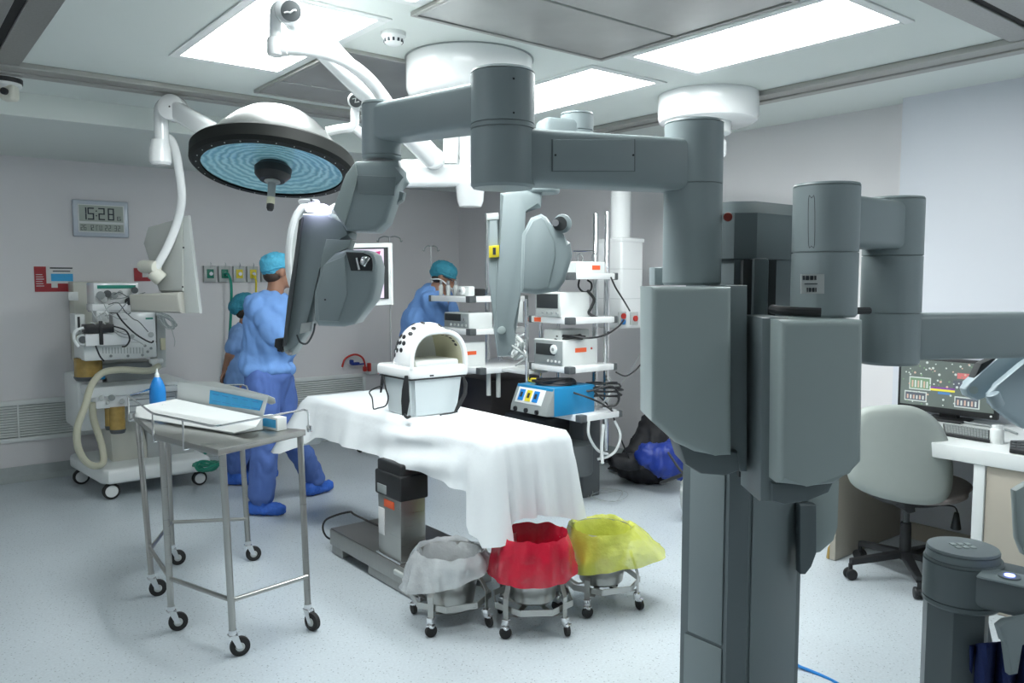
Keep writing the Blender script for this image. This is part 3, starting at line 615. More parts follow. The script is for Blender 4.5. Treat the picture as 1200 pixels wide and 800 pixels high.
# ---- drape: top plus hanging skirt with folds
def drape():
    mb = MB(); zt = .856
    # perimeter (x0,x1 near/far; y1 head, y0 foot)
    cor = [(2.115, 4.74), (2.175, 2.87), (2.625, 2.86), (2.66, 4.74)]     # near-head, near-foot, far-foot, far-head
    per = []; N = [86, 34, 80, 30]; side = []
    for i in range(4):
        a, b = cor[i], cor[(i+1) % 4]
        for k in range(N[i]): f = k/N[i]; per.append(Vector((a[0]+(b[0]-a[0])*f, a[1]+(b[1]-a[1])*f, 0))); side.append((i, f))
    nP = len(per); rows = 26
    cen = Vector((2.39, 3.8, 0))
    nor = []
    for i in range(nP):
        tdir = (per[(i+2) % nP]-per[i-2]).normalized(); nor.append(Vector((tdir.y, -tdir.x, 0)) if (Vector((tdir.y, -tdir.x, 0))).dot(per[i]-cen) > 0 else Vector((-tdir.y, tdir.x, 0)))
    def hem(s, f):
        if s == 0:  # near long side: head corner -> foot corner
            K = [(0, .50), (.06, .56), (.14, .64), (.3, .645), (.6, .64), (.86, .62), (.93, .60), (.955, .50), (.975, .44), (1, .405)]
        elif s == 1: K = [(0, .405), (.10, .42), (.13, .50), (.42, .485), (.45, .50), (1, .43)]
        elif s == 2: K = [(0, .43), (.1, .55), (1, .62)]
        else: K = [(0, .60), (1, .50)]
        for (a, va), (b, vb) in zip(K, K[1:]):
            if a <= f <= b: return va+(vb-va)*(f-a)/(b-a)
        return K[-1][1]
    rings = []
    for j in range(rows+1):
        v = j/rows; ring = []
        for i in range(nP):
            s, f = side[i]; h = zt-hem(s, f); z = zt-h*v
            fold = 0
            if s == 0:
                fold = .012*math.sin(f*23)*v**1.2 + .008*math.sin(f*57+1)*v
                # hammock folds sweeping to the foot corner
                g = math.exp(-((f-.72)/.20)**2); fold += .016*g*(1+math.sin((v*2.0+(f-.72)*3.0)*4.6))*min(1, v*3)*(1-.3*v)
                g2 = math.exp(-((f-.97)/.025)**2); fold += .05*g2*v
                g3 = math.exp(-((f-.915)/.018)**2); fold -= .035*g3*v
            elif s == 1:
                fold = .018*math.sin(f*14+.6)*v**.9 + .006*math.sin(f*41)*v
                fold += .05*math.exp(-(f/.06)**2)*v - .03*math.exp(-((f-.11)/.03)**2)*v - .022*math.exp(-((f-.45)/.025)**2)*v
            else: fold = .02*math.sin(f*30)*v
            fold += .006*noise.noise(per[i]*5+Vector((0, 0, z*3)))*min(1, v*3)+.010*min(1, v*3)
            flare = {0: .05, 1: .07, 2: .05, 3: .09}[s]*v
            if s == 0 and f < .1: flare += .16*(1-f/.1)*v
            if s == 3 and f > .8: flare += .06*v*(f-.8)/.2
            rd = .02*(1-math.cos(min(1, v*8)*PI/2)); zz = z
            if v < .12: off = .018*math.sin(min(1, v/.12)*PI/2)
            else: off = .018
            ring.append(mb.bm.verts.new(per[i]+nor[i]*(off+flare+max(fold, -.012)-.012)+UP*zz))
        rings.append(ring)
    for a, b in zip(rings, rings[1:]):
        for i in range(nP): mb.bm.faces.new((a[i], a[(i+1) % nP], b[(i+1) % nP], b[i]))
    # top as concentric shrinking rings
    prev = rings[0]; K = 9
    for k in range(1, K+1):
        f = k/(K+.0)
        if k == K: cv = mb.bm.verts.new(cen+UP*(zt+.006)); [mb.bm.faces.new((prev[i], cv, prev[(i+1) % nP])) for i in range(nP)]; break
        ring = []
        for i in range(nP):
            p = per[i].lerp(cen, f); ring.append(mb.bm.verts.new(p+UP*(zt+.007*math.sin(min(1, f*4)*PI/2)+.006*noise.noise(p*7)*min(1, f*5))))
        for i in range(nP): mb.bm.faces.new((prev[i], ring[i], ring[(i+1) % nP], prev[(i+1) % nP]))
        prev = ring
    return mb
solo('table_drape', drape(), 'cloth', 'white sheet draped over the operating table, hanging in folds', 'drape', ang=80)
# ================================================================= DOMED TRANSPORT BOX on the drape
BZ = .868; cb = atz(506, 488, BZ); RB = Matrix.Rotation(math.radians(0), 3, 'Z')
# near corner sits at px 481,488 ; faces run along the room axes
nc = atz(483, 489, BZ); xr = aty(541, 487, nc.y).x; yl = atx(450, 465, nc.x).y
W, Lb = xr-nc.x, yl-nc.y; W = .30 if W < .2 else W; Lb = .34 if Lb < .2 else Lb
x0, y0 = nc.x, nc.y; x1, y1 = x0+W, y0+Lb
t = thing('domed_carrier', 'white perforated domed carrier box with black straps on the draped table', 'carrier', ((x0+x1)/2, (y0+y1)/2, BZ))
zr = P(483, 444, dist(nc)).z                       # rim bottom
bm_ = MB(); A = [(x0+.012, y0+.012), (x1-.012, y0+.012), (x1-.012, y1-.012), (x0+.012, y1-.012)]; B = [(x0-.008, y0-.008), (x1+.008, y0-.008), (x1+.008, y1+.008), (x0-.008, y1+.008)]
va = [bm_.bm.verts.new((x, y, BZ)) for x, y in A]; vb = [bm_.bm.verts.new((x, y, zr)) for x, y in B]
bm_.bm.faces.new(va[::-1]); bm_.bm.faces.new(vb)
for i in range(4): bm_.bm.faces.new((va[i], va[(i+1) % 4], vb[(i+1) % 4], vb[i]))
bmesh.ops.bevel(bm_.bm, geom=[e for e in bm_.bm.edges if abs(e.verts[0].co.z-e.verts[1].co.z) > .05], offset=.02, segments=3, affect='EDGES')
obj('box', bm_, mat('box_shell', (.60, .66, .68), .4), t)
rh = .062
rim = obj('rim', MB().bx(x0-.03, x1+.03, y0-.03, y1+.03, zr, zr+rh, .018, 4), 'wgloss', t)
obj('rim_seal', MB().bx(x0-.018, x1+.018, y0-.018, y1+.018, zr-.008, zr+.004, .002), 'black', t)
# dome: barrel vault open on the -y end, tapering/rounding down at the far end
zd = zr+rh-.01; hD = P(500, 376, dist(nc)+.15).z - zd
def dome(th):
    mb = MB(); nu, nv = 40, 26; ex = .014
    def f(u, v):
        a = PI*u; yy = (y0-.015)+(y1-y0+.03)*v
        k = 1 if v < .25 else max(.001, math.cos((v-.25)/.75*PI/2))**.55
        hb = (hD*.78 if v < .12 else hD*(.78+.22*min(1, (v-.12)/.28)))-th; w = (W/2+ex-th)*(k**.7 if v > .25 else 1)
        sx = math.copysign(abs(math.cos(a))**.72, math.cos(a)); sz = abs(math.sin(a))**.80
        return Vector(((x0+x1)/2-sx*w, yy, zd+hb*sz*(k if v > .25 else 1)))
    mb.grid(f, nu+1, nv+1); return mb, f
mb, fo = dome(0)
mb.bm.verts.ensure_lookup_table()
# end cap
obj('dome', mb, 'wgloss', t, ang=60, solid=.012)
# raised lip around the arched opening
lip = []
for k in range(25): lip.append(fo(k/24, 0)+Vector((0, -.006, 0)))
obj('arch_lip', MB().tube(lip, .013, 10), 'wgloss', t, ang=60)
mb, fi = dome(.016)
obj('lining', mb, 'pad', t, ang=60)
obj('bedding', MB().bx(x0+.02, x1-.02, y0-.005, y1-.06, zr+rh-.008, zr+rh+.028, .012, 3), 'white', t)
mb = MB()
def hole(u, v, fn, r=.0105):
    p = fn(u, v); pu = fn(u+.01, v)-p; pv = fn(u, v+.01)-p; n = pu.cross(pv).normalized(); cc = Vector(((x0+x1)/2, (y0+y1)/2, zd+.05))
    if n.dot(p-cc) < 0: n = -n
    return p, n, pv.normalized()
holes = [(u, v) for u, v in ((.10, .50), (.13, .60), (.16, .42), (.105, .34), (.17, .30), (.165, .54), (.20, .64), (.22, .36), (.23, .50), (.12, .72), (.19, .76), (.36, .30), (.40, .42), (.37, .55), (.44, .62), (.48, .36), (.52, .50), (.60, .30), (.27, .62), (.29, .26), (.28, .76), (.14, .80), (.07, .62), (.44, .80), (.64, .44), (.34, .70))]
for u, v in holes:
    p, n, tv = hole(u, v, fo)
    s2 = n.cross(tv); Rm = Matrix((tv, s2, n)).transposed()
    h = MB(); h.box(p+n*.0005, (1, 1, 1)); h.bm.clear()
    h.ell(p+n*.0005, (.018, .0125, .0035), Rm, 8)
    obj('vent_hole', h, 'black', t)
for u in (.56, .62, .68, .74, .80):
    p, n, tv = hole(u, .10, fi); s2 = n.cross(tv); Rm = Matrix((tv, s2, n)).transposed()
    obj('vent_hole', MB().ell(p-n*.002, (.013, .009, .002), Rm, 8), 'black', t)
def strap(pts, name='strap', w=.011): return obj(name, MB().tube([P(*q) for q in pts], w, 8, 5), 'black', t)
dn = dist(nc)
obj('strap', slab([(474, 440), (478, 440), (479, 455), (480, 470), (477, 486), (471, 487), (470, 470), (471, 456)], dn-.05, .012, .003), 'black', t)
obj('strap_tail', MB().tube([P(474, 486, dn-.05), P(477, 489, dn-.08), P(480, 488, dn-.06)], .008, 8, 4), 'black', t)
obj('strap', slab([(447, 436), (450, 436), (450, 446), (447, 460), (445, 460), (446, 446)], dn+.20, .012, .002), 'black', t)
strap([(449, 440, dn+.19), (452, 455, dn+.17), (455, 465, dn+.17), (452, 475, dn+.16), (443, 478, dn+.12), (438, 479, dn+.10), (437, 474, dn+.1), (436, 466, dn+.1), (433, 459, dn+.12), (441, 454, dn+.16), (448, 452, dn+.18)], 'strap_loop', .004)
obj('strap', slab([(541, 441), (544, 441), (548, 450), (547, 462), (541, 474), (536, 482), (532, 482), (536, 472), (543, 461), (544, 452)], dn+.12, .012, .002), 'black', t)
strap([(536, 482, dn+.08), (528, 484, dn+.05), (520, 485, dn+.02), (516, 486, dn+.0)], 'strap_tail', .005)
obj('latch', MB().box(P(506, 440, dn+.02), (.02, .008, .008)), 'black', rim)
# ================================================================= HALF-ROUND INSTRUMENT TROLLEY
zt = .90
top = [(1.531, 3.444), (1.068, 3.22+.03), (.965, 3.74), (1.02, 4.40), (1.26, 4.70), (1.62, 4.45), (1.36, 4.12), (1.33, 3.80)]
leg = [(1.488, 3.36), (1.125, 3.30), (.995, 3.72), (1.035, 4.20), (1.246, 4.60), (1.60, 4.40)]
t = thing('instrument_trolley', 'six-legged steel half-round instrument trolley with a guard rail and white box on it', 'trolley', (1.28, 3.95, 0))
tp = obj('tabletop', MB().prism([Vector((x, y, zt-.028)) for x, y in top], UP*.028, .004), 'steel', t)
for i, (lx, ly) in enumerate(leg):
    tx, ty = [(top[0][0]-.02, top[0][1]+.015), (top[1][0]+.025, top[1][1]+.02), (top[2][0]+.02, top[2][1]), (top[3][0]+.02, top[3][1]-.02), (top[4][0], top[4][1]-.03), (top[5][0]-.03, top[5][1]-.0)][i]
    l = obj('leg', MB().cyl((lx, ly, .115), (tx, ty, zt-.025), .0145, n=16), 'steel', t)
    dirn = Vector((.9, -.2, 0)).normalized() if i != 0 else Vector((.3, -.9, 0)).normalized(); ax = Vector((-dirn.y, dirn.x, 0))
    wc = Vector((lx, ly, .042))+dirn*.028
    cst = obj('caster', MB().lathe([(0, -.011), (.022, -.012), (.024, -.014), (.041, -.010), (.042, 0), (.041, .010), (.024, .006), (.022, .012), (0, .011)], Matrix.Translation(wc) @ ax.to_track_quat('Z', 'Y').to_matrix().to_4x4(), 28), 'rubber', t)
    obj('hub', MB().cyl(wc-ax*.0145, wc+ax*.0145, .019, n=20, bev=.002), 'lgrey', cst)
    f = MB(); f.cyl((lx, ly, .095), (lx, ly, .118), .017, n=16)
    for sgn in (-1, 1):
        f.prism([Vector((lx, ly, .095))-dirn*.012+ax*sgn*.015, Vector((lx, ly, .095))+dirn*.02+ax*sgn*.015, wc+dirn*.01+ax*sgn*.015-UP*.005, wc-dirn*.012+ax*sgn*.015-UP*.004], ax*sgn*.003)
    f.box((lx, ly, .094), (.036, .036, .006))
    obj('fork', f, 'chrome', cst)
zs = .245
for a, b in ((0, 1), (1, 2), (2, 3), (3, 4), (4, 5)):
    A, B = leg[a], leg[b]; k = (zs-.115)/(zt-.115)
    obj('stretcher', MB().cyl((A[0], A[1], zs), (B[0], B[1], zs), .010, n=12), 'steel', t)
rl = [P(361, 482, 3.6), P(246, 497, 3.32), P(166, 481, 3.82), P(147, 466, 4.25), P(172, 452, 4.55), P(283, 449, 4.6)]
rp = [Vector((1.545, 3.44, zt+.095)), Vector((1.06, 3.245, zt+.095)), Vector((.95, 3.74, zt+.095)), Vector((1.005, 4.41, zt+.095)), Vector((1.26, 4.72, zt+.095)), Vector((1.64, 4.45, zt+.095))]
full = [rp[0]-UP*.085]+rp+[rp[-1]-UP*.085]
pts = []
for i, p in enumerate(full):
    if 0 < i < len(full)-1:
        a = (full[i-1]-p).normalized(); b = (full[i+1]-p).normalized(); pts += [p+a*.03, p+(a+b)*.008, p+b*.03]
    else: pts.append(p)
obj('guard_rail', MB().tube(pts, .0048, 8), 'chrome', t)
for p in (Vector((1.005, 3.49, 0)), rp[2], rp[3], rp[4]):
    obj('rail_post', MB().cyl((p.x, p.y, zt-.035), (p.x, p.y, zt+.095), .0045, n=8).cyl((p.x, p.y, zt-.03), (p.x+.02, p.y+.004, zt-.03), .006, n=8), 'chrome', t)
obj('rail_clamp', MB().box((1.548, 3.44, zt+.002), (.02, .02, .03), None, .003), 'chrome', t)
# ---- opened white carton
t = thing('carton', 'opened long white cardboard carton with blue printed label on the trolley', 'carton', (1.15, 3.75, zt))
Zt = zt+.002
def pz(x, y): return atz(x, y, Zt)
a = pz(273, 509); b = pz(306, 503); cL = pz(162, 485); e = (cL-a); e.z = 0; L = .62; e.normalize(); w = Vector((-e.y, e.x, 0)); w = w if w.dot(b-a) > 0 else -w; wd = .15
# tray body: near-long side a -> a+e*L ; depth along w
tr = MB(); hb = .075
def wallbox(mb, p, q, th, h, lean=0, ln=None):
    d = (q-p).normalized(); nn = Vector((-d.y, d.x, 0)) if ln is None else ln
    mb.prism([p, q, q+UP*h+nn*lean, p+UP*h+nn*lean], nn*th); return mb
a = a-e*0; A1 = a+e*L; B0 = a+w*wd; B1 = A1+w*wd
mb = MB(); mb.prism([a, A1, B1, B0], UP*.004)
wallbox(mb, a, A1, .003, .035, 0, w); wallbox(mb, A1, B1, .003, hb, 0, -e); wallbox(mb, a, B0, .003, .05, 0, e)
obj('tray', mb, 'card', t)
dR, dL = dist(B0)+.01, dist(B1)+.02
def lid(x, y, o=0): return P(x, y, dL+(dR-dL)*(x-207)/(306-207)+o)
dNr, dNl = dist(a), dist(A1)
def near(x, y, o=0): return P(x, y, dNl+(dNr-dNl)*(x-162)/(273-162)+o)
obj('front_flap', MB().prism([near(158, 489), near(160, 477), lid(206, 468, -.03), lid(307, 489, -.03), near(300, 501), near(275, 507.5)], UP*.003), 'card', t)
rv = obj('back_wall', MB().prism([lid(207, 475), lid(208, 447.5), lid(252, 447.5), lid(314, 463.5), lid(306, 495)], w*.004), 'card', t)
obj('top_flap', MB().prism([lid(208, 447.5), lid(252, 447.5), lid(314, 463.5), lid(322, 467, .05), lid(323, 472, .06), lid(318, 474, .05), lid(255, 449, .06), lid(212, 448, .06)], UP*.003), 'card', t)
lb = obj('blue_label', MB().prism([lid(246, 457, -.010), lid(308, 469.5, -.010), lid(304, 481, -.010), lid(245, 473, -.010)], w*.002), 'print_b', rv, 'blue printed label')
pl_ = MB()
for k in range(5):
    x = 249+11.5*k; y = 461+2.1*k; pl_.prism([lid(x, y, -.014), lid(x+7, y+1.4, -.014), lid(x+7, y+2.2, -.014), lid(x, y+.8, -.014)], w*.002).prism([lid(x, y+8, -.014), lid(x+9, y+9.6, -.014), lid(x+9, y+10.2, -.014), lid(x, y+8.6, -.014)], w*.002)
obj('print_lines', pl_, 'bluep', rv)
t = thing('small_box', 'small white box with blue label behind the right end of the carton', 'box', (B0+w*.03-e*.05))
q0 = B0+w*.02-e*.085
obj('body', MB().prism([q0, q0+e*.12, q0+e*.12+w*.05, q0+w*.05], UP*.06, .002), 'card', t)
obj('label', MB().prism([q0+e*.01+UP*.012-w*.001, q0+e*.11+UP*.012-w*.001, q0+e*.11+UP*.05-w*.001, q0+e*.01+UP*.05-w*.001], w*.002), 'print_b', t)
# ---- blue squeeze bottle
cbt = P(185, 469, 4.35); cbt.z = zt+.002
t = thing('squeeze_bottle', 'bright blue squeeze bottle with white nozzle standing behind the carton', 'bottle', cbt)
obj('body', MB().lathe([(0, 0), (.036, 0), (.042, .008), (.042, .075), (.039, .10), (.027, .135), (.015, .155), (0, .155)], cbt, 28), 'bluep', t)
obj('nozzle', MB().lathe([(0, .155), (.013, .155), (.011, .172), (.006, .180), (.004, .20), (0, .20)], cbt, 16), 'white', t)
# ================================================================= KICK BUCKETS
def bucket(c, rz, label, liner, seed, H0=.065, ext=0):
    t = thing('kick_bucket', label, 'bucket', c, rz, 'wheeled kick buckets')
    Hh, rb, rt = .26, .105, .150
    obj('bucket', MB().lathe([(0, H0), (rb-.01, H0), (rb, H0+.01), (rt-.003, H0+Hh), (rt+.006, H0+Hh), (rt+.006, H0+Hh+.006), (rt-.006, H0+Hh+.006), (rb-.006, H0+.012), (0, H0+.012)], None, 40), 'steel', t, local=True)
    rr = .188; z = .125; ri = MB(); n = 8
    for k in range(n):
        a0, a1 = 2*PI*(k+.5)/n, 2*PI*(k+1.5)/n; p, q = Vector((rr*math.cos(a0), rr*math.sin(a0), z)), Vector((rr*math.cos(a1), rr*math.sin(a1), z)); d = (q-p); L = d.length; ang_ = math.atan2(d.y, d.x)
        ri.box((p+q)/2, (L+.006, .004, .028), Matrix.Rotation(ang_, 3, 'Z'))
    obj('bumper_ring', ri, 'steel', t, local=True)
    for k in range(4):
        a = PI/4+k*PI/2 ; u = Vector((math.cos(a), math.sin(a), 0)); v = Vector((-u.y, u.x, 0)); rx = rr*.985
        m = MB(); 
        def strip(pts):
            for p, q in zip(pts, pts[1:]):
                m.prism([p-v*.014, p+v*.014, q+v*.014, q-v*.014], u*.003+UP*.0005)
        strip([u*rx+UP*.08, u*rx+UP*.175, u*(rt*.98)+UP*(H0+.17)]); strip([u*rx+UP*.10, u*.12+UP*.075, u*.02+UP*(H0-.006)])
        br = obj('support_arm', m, 'steel', t, local=True)
        m = MB(); m.box(u*rx+UP*.068, (.03, .03, .035), Matrix.Rotation(a, 3, 'Z'), .003); obj('bracket', m, 'chrome', br, local=True)
        wc = u*(rx+.010)+UP*.0275+v*.006; ax = (v*.8+u*.6).normalized()
        cs = obj('caster', MB().cyl(wc-ax*.010, wc+ax*.010, .0275, n=22, bev=.004), 'rubber', t, local=True)
        obj('fork', MB().box(wc+UP*.022, (.03, .034, .012), Matrix.Rotation(a, 3, 'Z'), .003), 'chrome', cs, local=True)
    # liner bag folded over the rim
    kind, drop, sk, sway, rs = liner
    def jit(a, k, r, z):
        q = Vector((math.cos(a)*2.2, math.sin(a)*2.2, z*9+seed)); nn = noise.noise(q)*.9+noise.noise(q*2.7)*.4
        out = (k >= 3)
        if not out: return r+.012*nn, z+.004*nn
        f = (k-3)/6
        rr_ = r+nn*.022*(.3+f); s = math.cos(a-sway)
        rr_ += sk*f*max(0, s)**2
        pl = .006*math.sin(a*11+seed)*f; rr_ += pl
        return max(rr_, rt+.010+.002*f), z + rs*drop*f*s + .016*nn*f + .018*nn*(1-f)
    zt_ = H0+Hh
    prof = [(rb*.95, H0+.06), (rb*1.12, H0+.15), (rt-.012, zt_+.0), (rt+.004, zt_+.018+ext)]
    for k in range(1, 7): prof.append((rt+.012+.012*k**.6, zt_+.015+ext-drop*k/6))
    obj('liner', MB().lathe(prof, None, 96, jit), {'w': 'liner_w', 'r': 'liner_r', 'y': 'liner_y'}[kind], t, local=True, ang=70)
    return t
bucket(atz(528, 726), -.3, 'wheeled steel bucket with a clear plastic liner, leftmost of the three', ('w', .12, .05, 2.77, -.42), 1.3)
bucket(atz(624, 731), -.6, 'wheeled steel bucket with a bright red liner, in the middle of the three', ('r', .18, .02, 1, .04), 4.1, .125, .03)
bucket(atz(704, 706), -.35, 'wheeled steel bucket with a yellow liner, rightmost of the three', ('y', .17, .12, -.35, .25), 8.7, .115, .0)
# ================================================================= CEILING MOUNTS AND LAMPS
t = thing('ceiling_mount', 'large round white ceiling mount above the robot arm, top centre', 'ceiling mount', (2.40, 3.36, H))
m1 = Vector((2.40, 3.36, 0))
obj('drum', MB().lathe([(0, H-.001), (.315, H-.001), (.315, H-.15), (.305, H-.175), (.28, H-.195), (.20, H-.205), (0, H-.207)], m1, 64), 'wgloss', t)
obj('shadow_ring', MB().lathe([(.30, H-.0005), (.322, H-.0005), (.322, H-.006), (.30, H-.006)], m1, 64), 'grey', t)
m2 = Vector((3.97, 3.11, 0))
t = thing('ceiling_mount', 'smaller round white ceiling mount above the robot column', 'ceiling mount', (3.97, 3.11, H))
obj('drum', MB().lathe([(0, H-.001), (.295, H-.001), (.295, H-.13), (.285, H-.155), (.26, H-.17), (0, H-.175)], m2, 64), 'wgloss', t)
obj('collar', MB().lathe([(0, H-.17), (.13, H-.17), (.13, H-.235), (.125, H-.24), (0, H-.24)], Vector((P(830, 150, 4.85).x, P(830, 150, 4.85).y, 0)), 40), 'white', t)
# equipment pendant
pc = P(727, 300, 6.25); pc.z = 0
t = thing('ceiling_pendant', 'white ceiling pendant column with socket plates behind the equipment shelves', 'pendant', (pc.x, pc.y, H))
zbx1, zbx0 = P(727, 279, 6.25).z, P(727, 384, 6.25).z
obj('tube', MB().lathe([(0, zbx1-.01), (.078, zbx1-.01), (.078, 2.30), (0, 2.30)], pc, 32), 'wgloss', t)
a = Vector((m2.x, m2.y, 0)); d = (a-pc); d.z = 0
mb = MB(); ang_ = math.atan2(d.y, d.x); mb.box((a+pc)/2+UP*2.36, (d.length+.22, .16, .12), Matrix.Rotation(ang_, 3, 'Z'), .03, 3)
obj('swivel_arm', mb, 'wgloss', t)
obj('hub', MB().lathe([(0, 2.30), (.10, 2.30), (.10, 2.50), (0, 2.50)], a, 32), 'wgloss', t)
Rp = Matrix.Rotation(math.radians(0), 3, 'Z')
bd = obj('service_head', MB().box(pc+UP*((zbx0+zbx1)/2), (.24, .26, zbx1-zbx0), Rp, .02, 3), 'wgloss', t)
obj('head_cap', MB().box(pc+UP*(zbx1-.02), (.25, .27, .03), Rp, .008, 2), 'wgloss', bd)
for zz in (P(727, 315, 6.1).z, P(727, 350, 6.1).z): obj('panel_joint', MB().box(pc+UP*zz, (.2425, .2625, .003)), 'lgrey', bd)
for (x, y, cc) in ((729, 373, 'red'), (743, 373, 'red')):
    p = aty(x, y, pc.y-.14)
    s_ = obj('socket_plate', MB().box(p, (.075, .02, .10), None, .004), 'lgrey', bd)
    obj('socket', MB().cyl(p+Vector((0, -.008, .018 if x < 740 else 0)), p+Vector((0, -.022, .018 if x < 740 else 0)), .022, n=18), cc, s_)
    if x < 740: obj('socket', MB().cyl(p+Vector((0, -.008, -.026)), p+Vector((0, -.022, -.026)), .02, n=18), 'bluep', s_)
# ---- domed surgical lamp
lc = P(320, 200, 3.32); tl = math.radians(14.5)
ax = (UP*math.cos(tl)+FW*math.sin(tl)+RT*.02).normalized(); ux = RT-ax*RT.dot(ax); ux.normalize(); uy = ax.cross(ux)
LM = Matrix((ux, uy, ax)).transposed().to_4x4(); LM = LM @ Matrix.Diagonal((.95, .95, .95, 1)); LM.translation = lc
t = thing('surgical_lamp', 'large domed surgical ceiling lamp with black rim and rippled blue lens', 'surgical lamp', lc)
obj('dome', MB().lathe([(.30, .055), (.290, .085), (.262, .125), (.228, .165), (.19, .205), (.145, .240), (.095, .262), (.045, .272), (0, .275)], LM, 64), 'domegrey', t, ang=60)
obj('rim', MB().lathe([(.292, -.004), (.325, -.002), (.340, .012), (.342, .058), (.335, .066), (.300, .068), (.292, .05)], LM, 72), 'ringd', t)
obj('lens', MB().lathe([(.293, .006), (.26, .012), (.20, .020), (.12, .028), (.05, .03), (0, .03)], LM, 72), 'lens', t, ang=60)
for k in range(28):
    a = 2*PI*k/28+.1; p = LM @ Vector((.309*math.cos(a), .309*math.sin(a), -.0035)); 
    obj('rim_stud', MB().ell(p, (.0028, .0028, .0028), None, 4), 'lgrey', t)
hb_ = obj('hub', MB().lathe([(0, -.045), (.052, -.045), (.075, -.02), (.078, .01), (.06, .03), (0, .03)], LM, 32), 'black', t)
obj('handle', MB().lathe([(0, -.045), (.032, -.045), (.034, -.050), (.017, -.056), (.016, -.125), (.0, -.125)], LM, 20), 'grey', hb_)
obj('handle_tip', MB().lathe([(0, -.120), (.0165, -.120), (.0165, -.150), (0, -.150)], LM, 20), 'pad', hb_)
obj('handle_knob', MB().lathe([(0, -.150), (.0155, -.150), (.0155, -.168), (.011, -.178), (0, -.180)], LM, 20), 'black', hb_)
# yoke of the lamp
yk = obj('yoke', MB().tube([P(383, 154, 3.5), P(398, 151, 3.5), P(412, 149, 3.5), P(416, 144, 3.5), P(416, 132, 3.5), P(417, 122, 3.5)], .019, 10), 'wgloss', t)
obj('yoke_joint', MB().cyl(P(417, 118, 3.55), P(417, 118, 3.45), .034, n=24, bev=.006), 'wgloss', yk)
jc = obj('joint_badge', MB().cyl(P(417, 118, 3.448), P(417, 118, 3.440), .027, n=24, bev=.002), 'dgrey', yk)
obj('badge_mark', MB().tube([P(413, 116, 3.438), P(417, 115, 3.438), P(416, 120, 3.438), P(421, 119, 3.438)], .003, 6), 'inkw', jc)
# spring arm
t = thing('lamp_suspension', 'long curved white ceiling lamp arm with a round black badge, top left of centre', 'lamp arm', (m1.x, m1.y, 2.3))
def bar(p, q, w, h, name, m='wgloss', parent=None, bev=.02, w2=None):
    mb = MB(); d = (q-p); u = d.normalized(); s_ = u.cross(UP).normalized(); v = s_.cross(u); w2 = w2 or w
    V = [[mb.bm.verts.new(c_+s_*(a*ww/2)+v*(b*h/2)) for a, b in ((-1, -1), (1, -1), (1, 1), (-1, 1))] for c_, ww in ((p, w), (q, w2))]
    mb.bm.faces.new(V[0]); mb.bm.faces.new(V[1][::-1])
    for i in range(4): mb.bm.faces.new((V[0][i], V[0][(i+1) % 4], V[1][(i+1) % 4], V[1][i]))
    bmesh.ops.bevel(mb.bm, geom=list(mb.bm.edges), offset=bev, segments=3, profile=.5, affect='EDGES')
    return obj(name, mb, m, parent)
A_ = P(341, 15, 3.05); B_ = P(508, 186, 3.95)
sa = bar(A_, B_, .06, .115, 'spring_arm', 'wgloss', t, .025)
for p, r in ((A_, .050), (B_, .052)): obj('joint', MB().cyl(p+FW*.045, p-FW*.045, r, n=32, bev=.008), 'wgloss', sa)
jb = obj('joint_badge', MB().cyl(P(341, 13, 2.995), P(341, 13, 2.985), .036, n=32, bev=.003), 'dgrey', sa, 'round black badge')
obj('badge_mark', MB().tube([P(333, 15, 2.982), P(337, 14, 2.982), P(340, 15, 2.982), P(344, 12, 2.982), P(347, 12, 2.982)], .0035, 6), 'inkw', jb)
obj('down_tube', MB().tube([P(330, 6, 3.07), P(324, 12, 3.07), P(323, 25, 3.07), P(323, 50, 3.07)], .023, 12, 4), 'wgloss', t)
el = obj('elbow', MB().cyl(P(323, 44, 3.07), P(323, 66, 3.07), .032, n=24, bev=.01).cyl(P(323, 58, 3.07), P(338, 58, 3.07), .025, n=20, bev=.004), 'wgloss', t)
obj('curved_yoke', MB().tube([P(334, 59, 3.07), P(360, 60, 3.08), P(385, 64, 3.12), P(408, 74, 3.2), P(428, 89, 3.3), P(444, 107, 3.4), P(456, 128, 3.45), P(458, 160, 3.45)], .019, 12, 6, r_end=.032), 'wgloss', t)
obj('lower_tube', MB().tube([P(458, 130, 3.46), P(445, 150, 3.5), P(430, 160, 3.52), P(416, 150, 3.5)], .02, 12, 4), 'wgloss', t)
# hub below the big mount and horizontal booms
hx = P(546, 200, 4.05); hx.z = 0
t = thing('lamp_boom', 'white horizontal boom behind the robot wrist, hanging under the big mount', 'lamp arm', (hx.x, hx.y, 2.3))
obj('spindle', MB().cyl(hx+UP*1.99, hx+UP*2.48, .028, n=24), 'wgloss', t)
bar(P(440, 206, 3.9), P(556, 206, 4.08), .09, .105, 'boom', 'wgloss', t, .02)
bar(P(470, 193, 4.3), P(550, 193, 4.3), .08, .05, 'boom', 'wgloss', t, .015)
obj('boom_end', MB().lathe([(0, P(552, 242, 4.05).z), (.055, P(552, 242, 4.05).z), (.065, P(552, 236, 4.05).z), (.072, P(552, 216, 4.05).z), (0, P(552, 216, 4.05).z)], Vector((P(551, 230, 4.05).x, P(551, 230, 4.05).y, 0)), 32), 'wgloss', t)
obj('strut', MB().cyl(P(528, 150, 4.2), P(528, 192, 4.2), .038, n=24, bev=.004), 'white', t)
bar(P(532, 140, 4.35), P(553, 200, 4.2), .05, .09, 'strut', 'wgloss', t, .015)
bar(P(452, 222, 3.95), P(464, 222, 3.95), .05, .07, 'drop_bracket', 'wgloss', t, .01)
obj('drop_tube', MB().cyl(P(386, 262, 4.45), P(386, 288, 4.45), .008, n=12), 'seam', t)
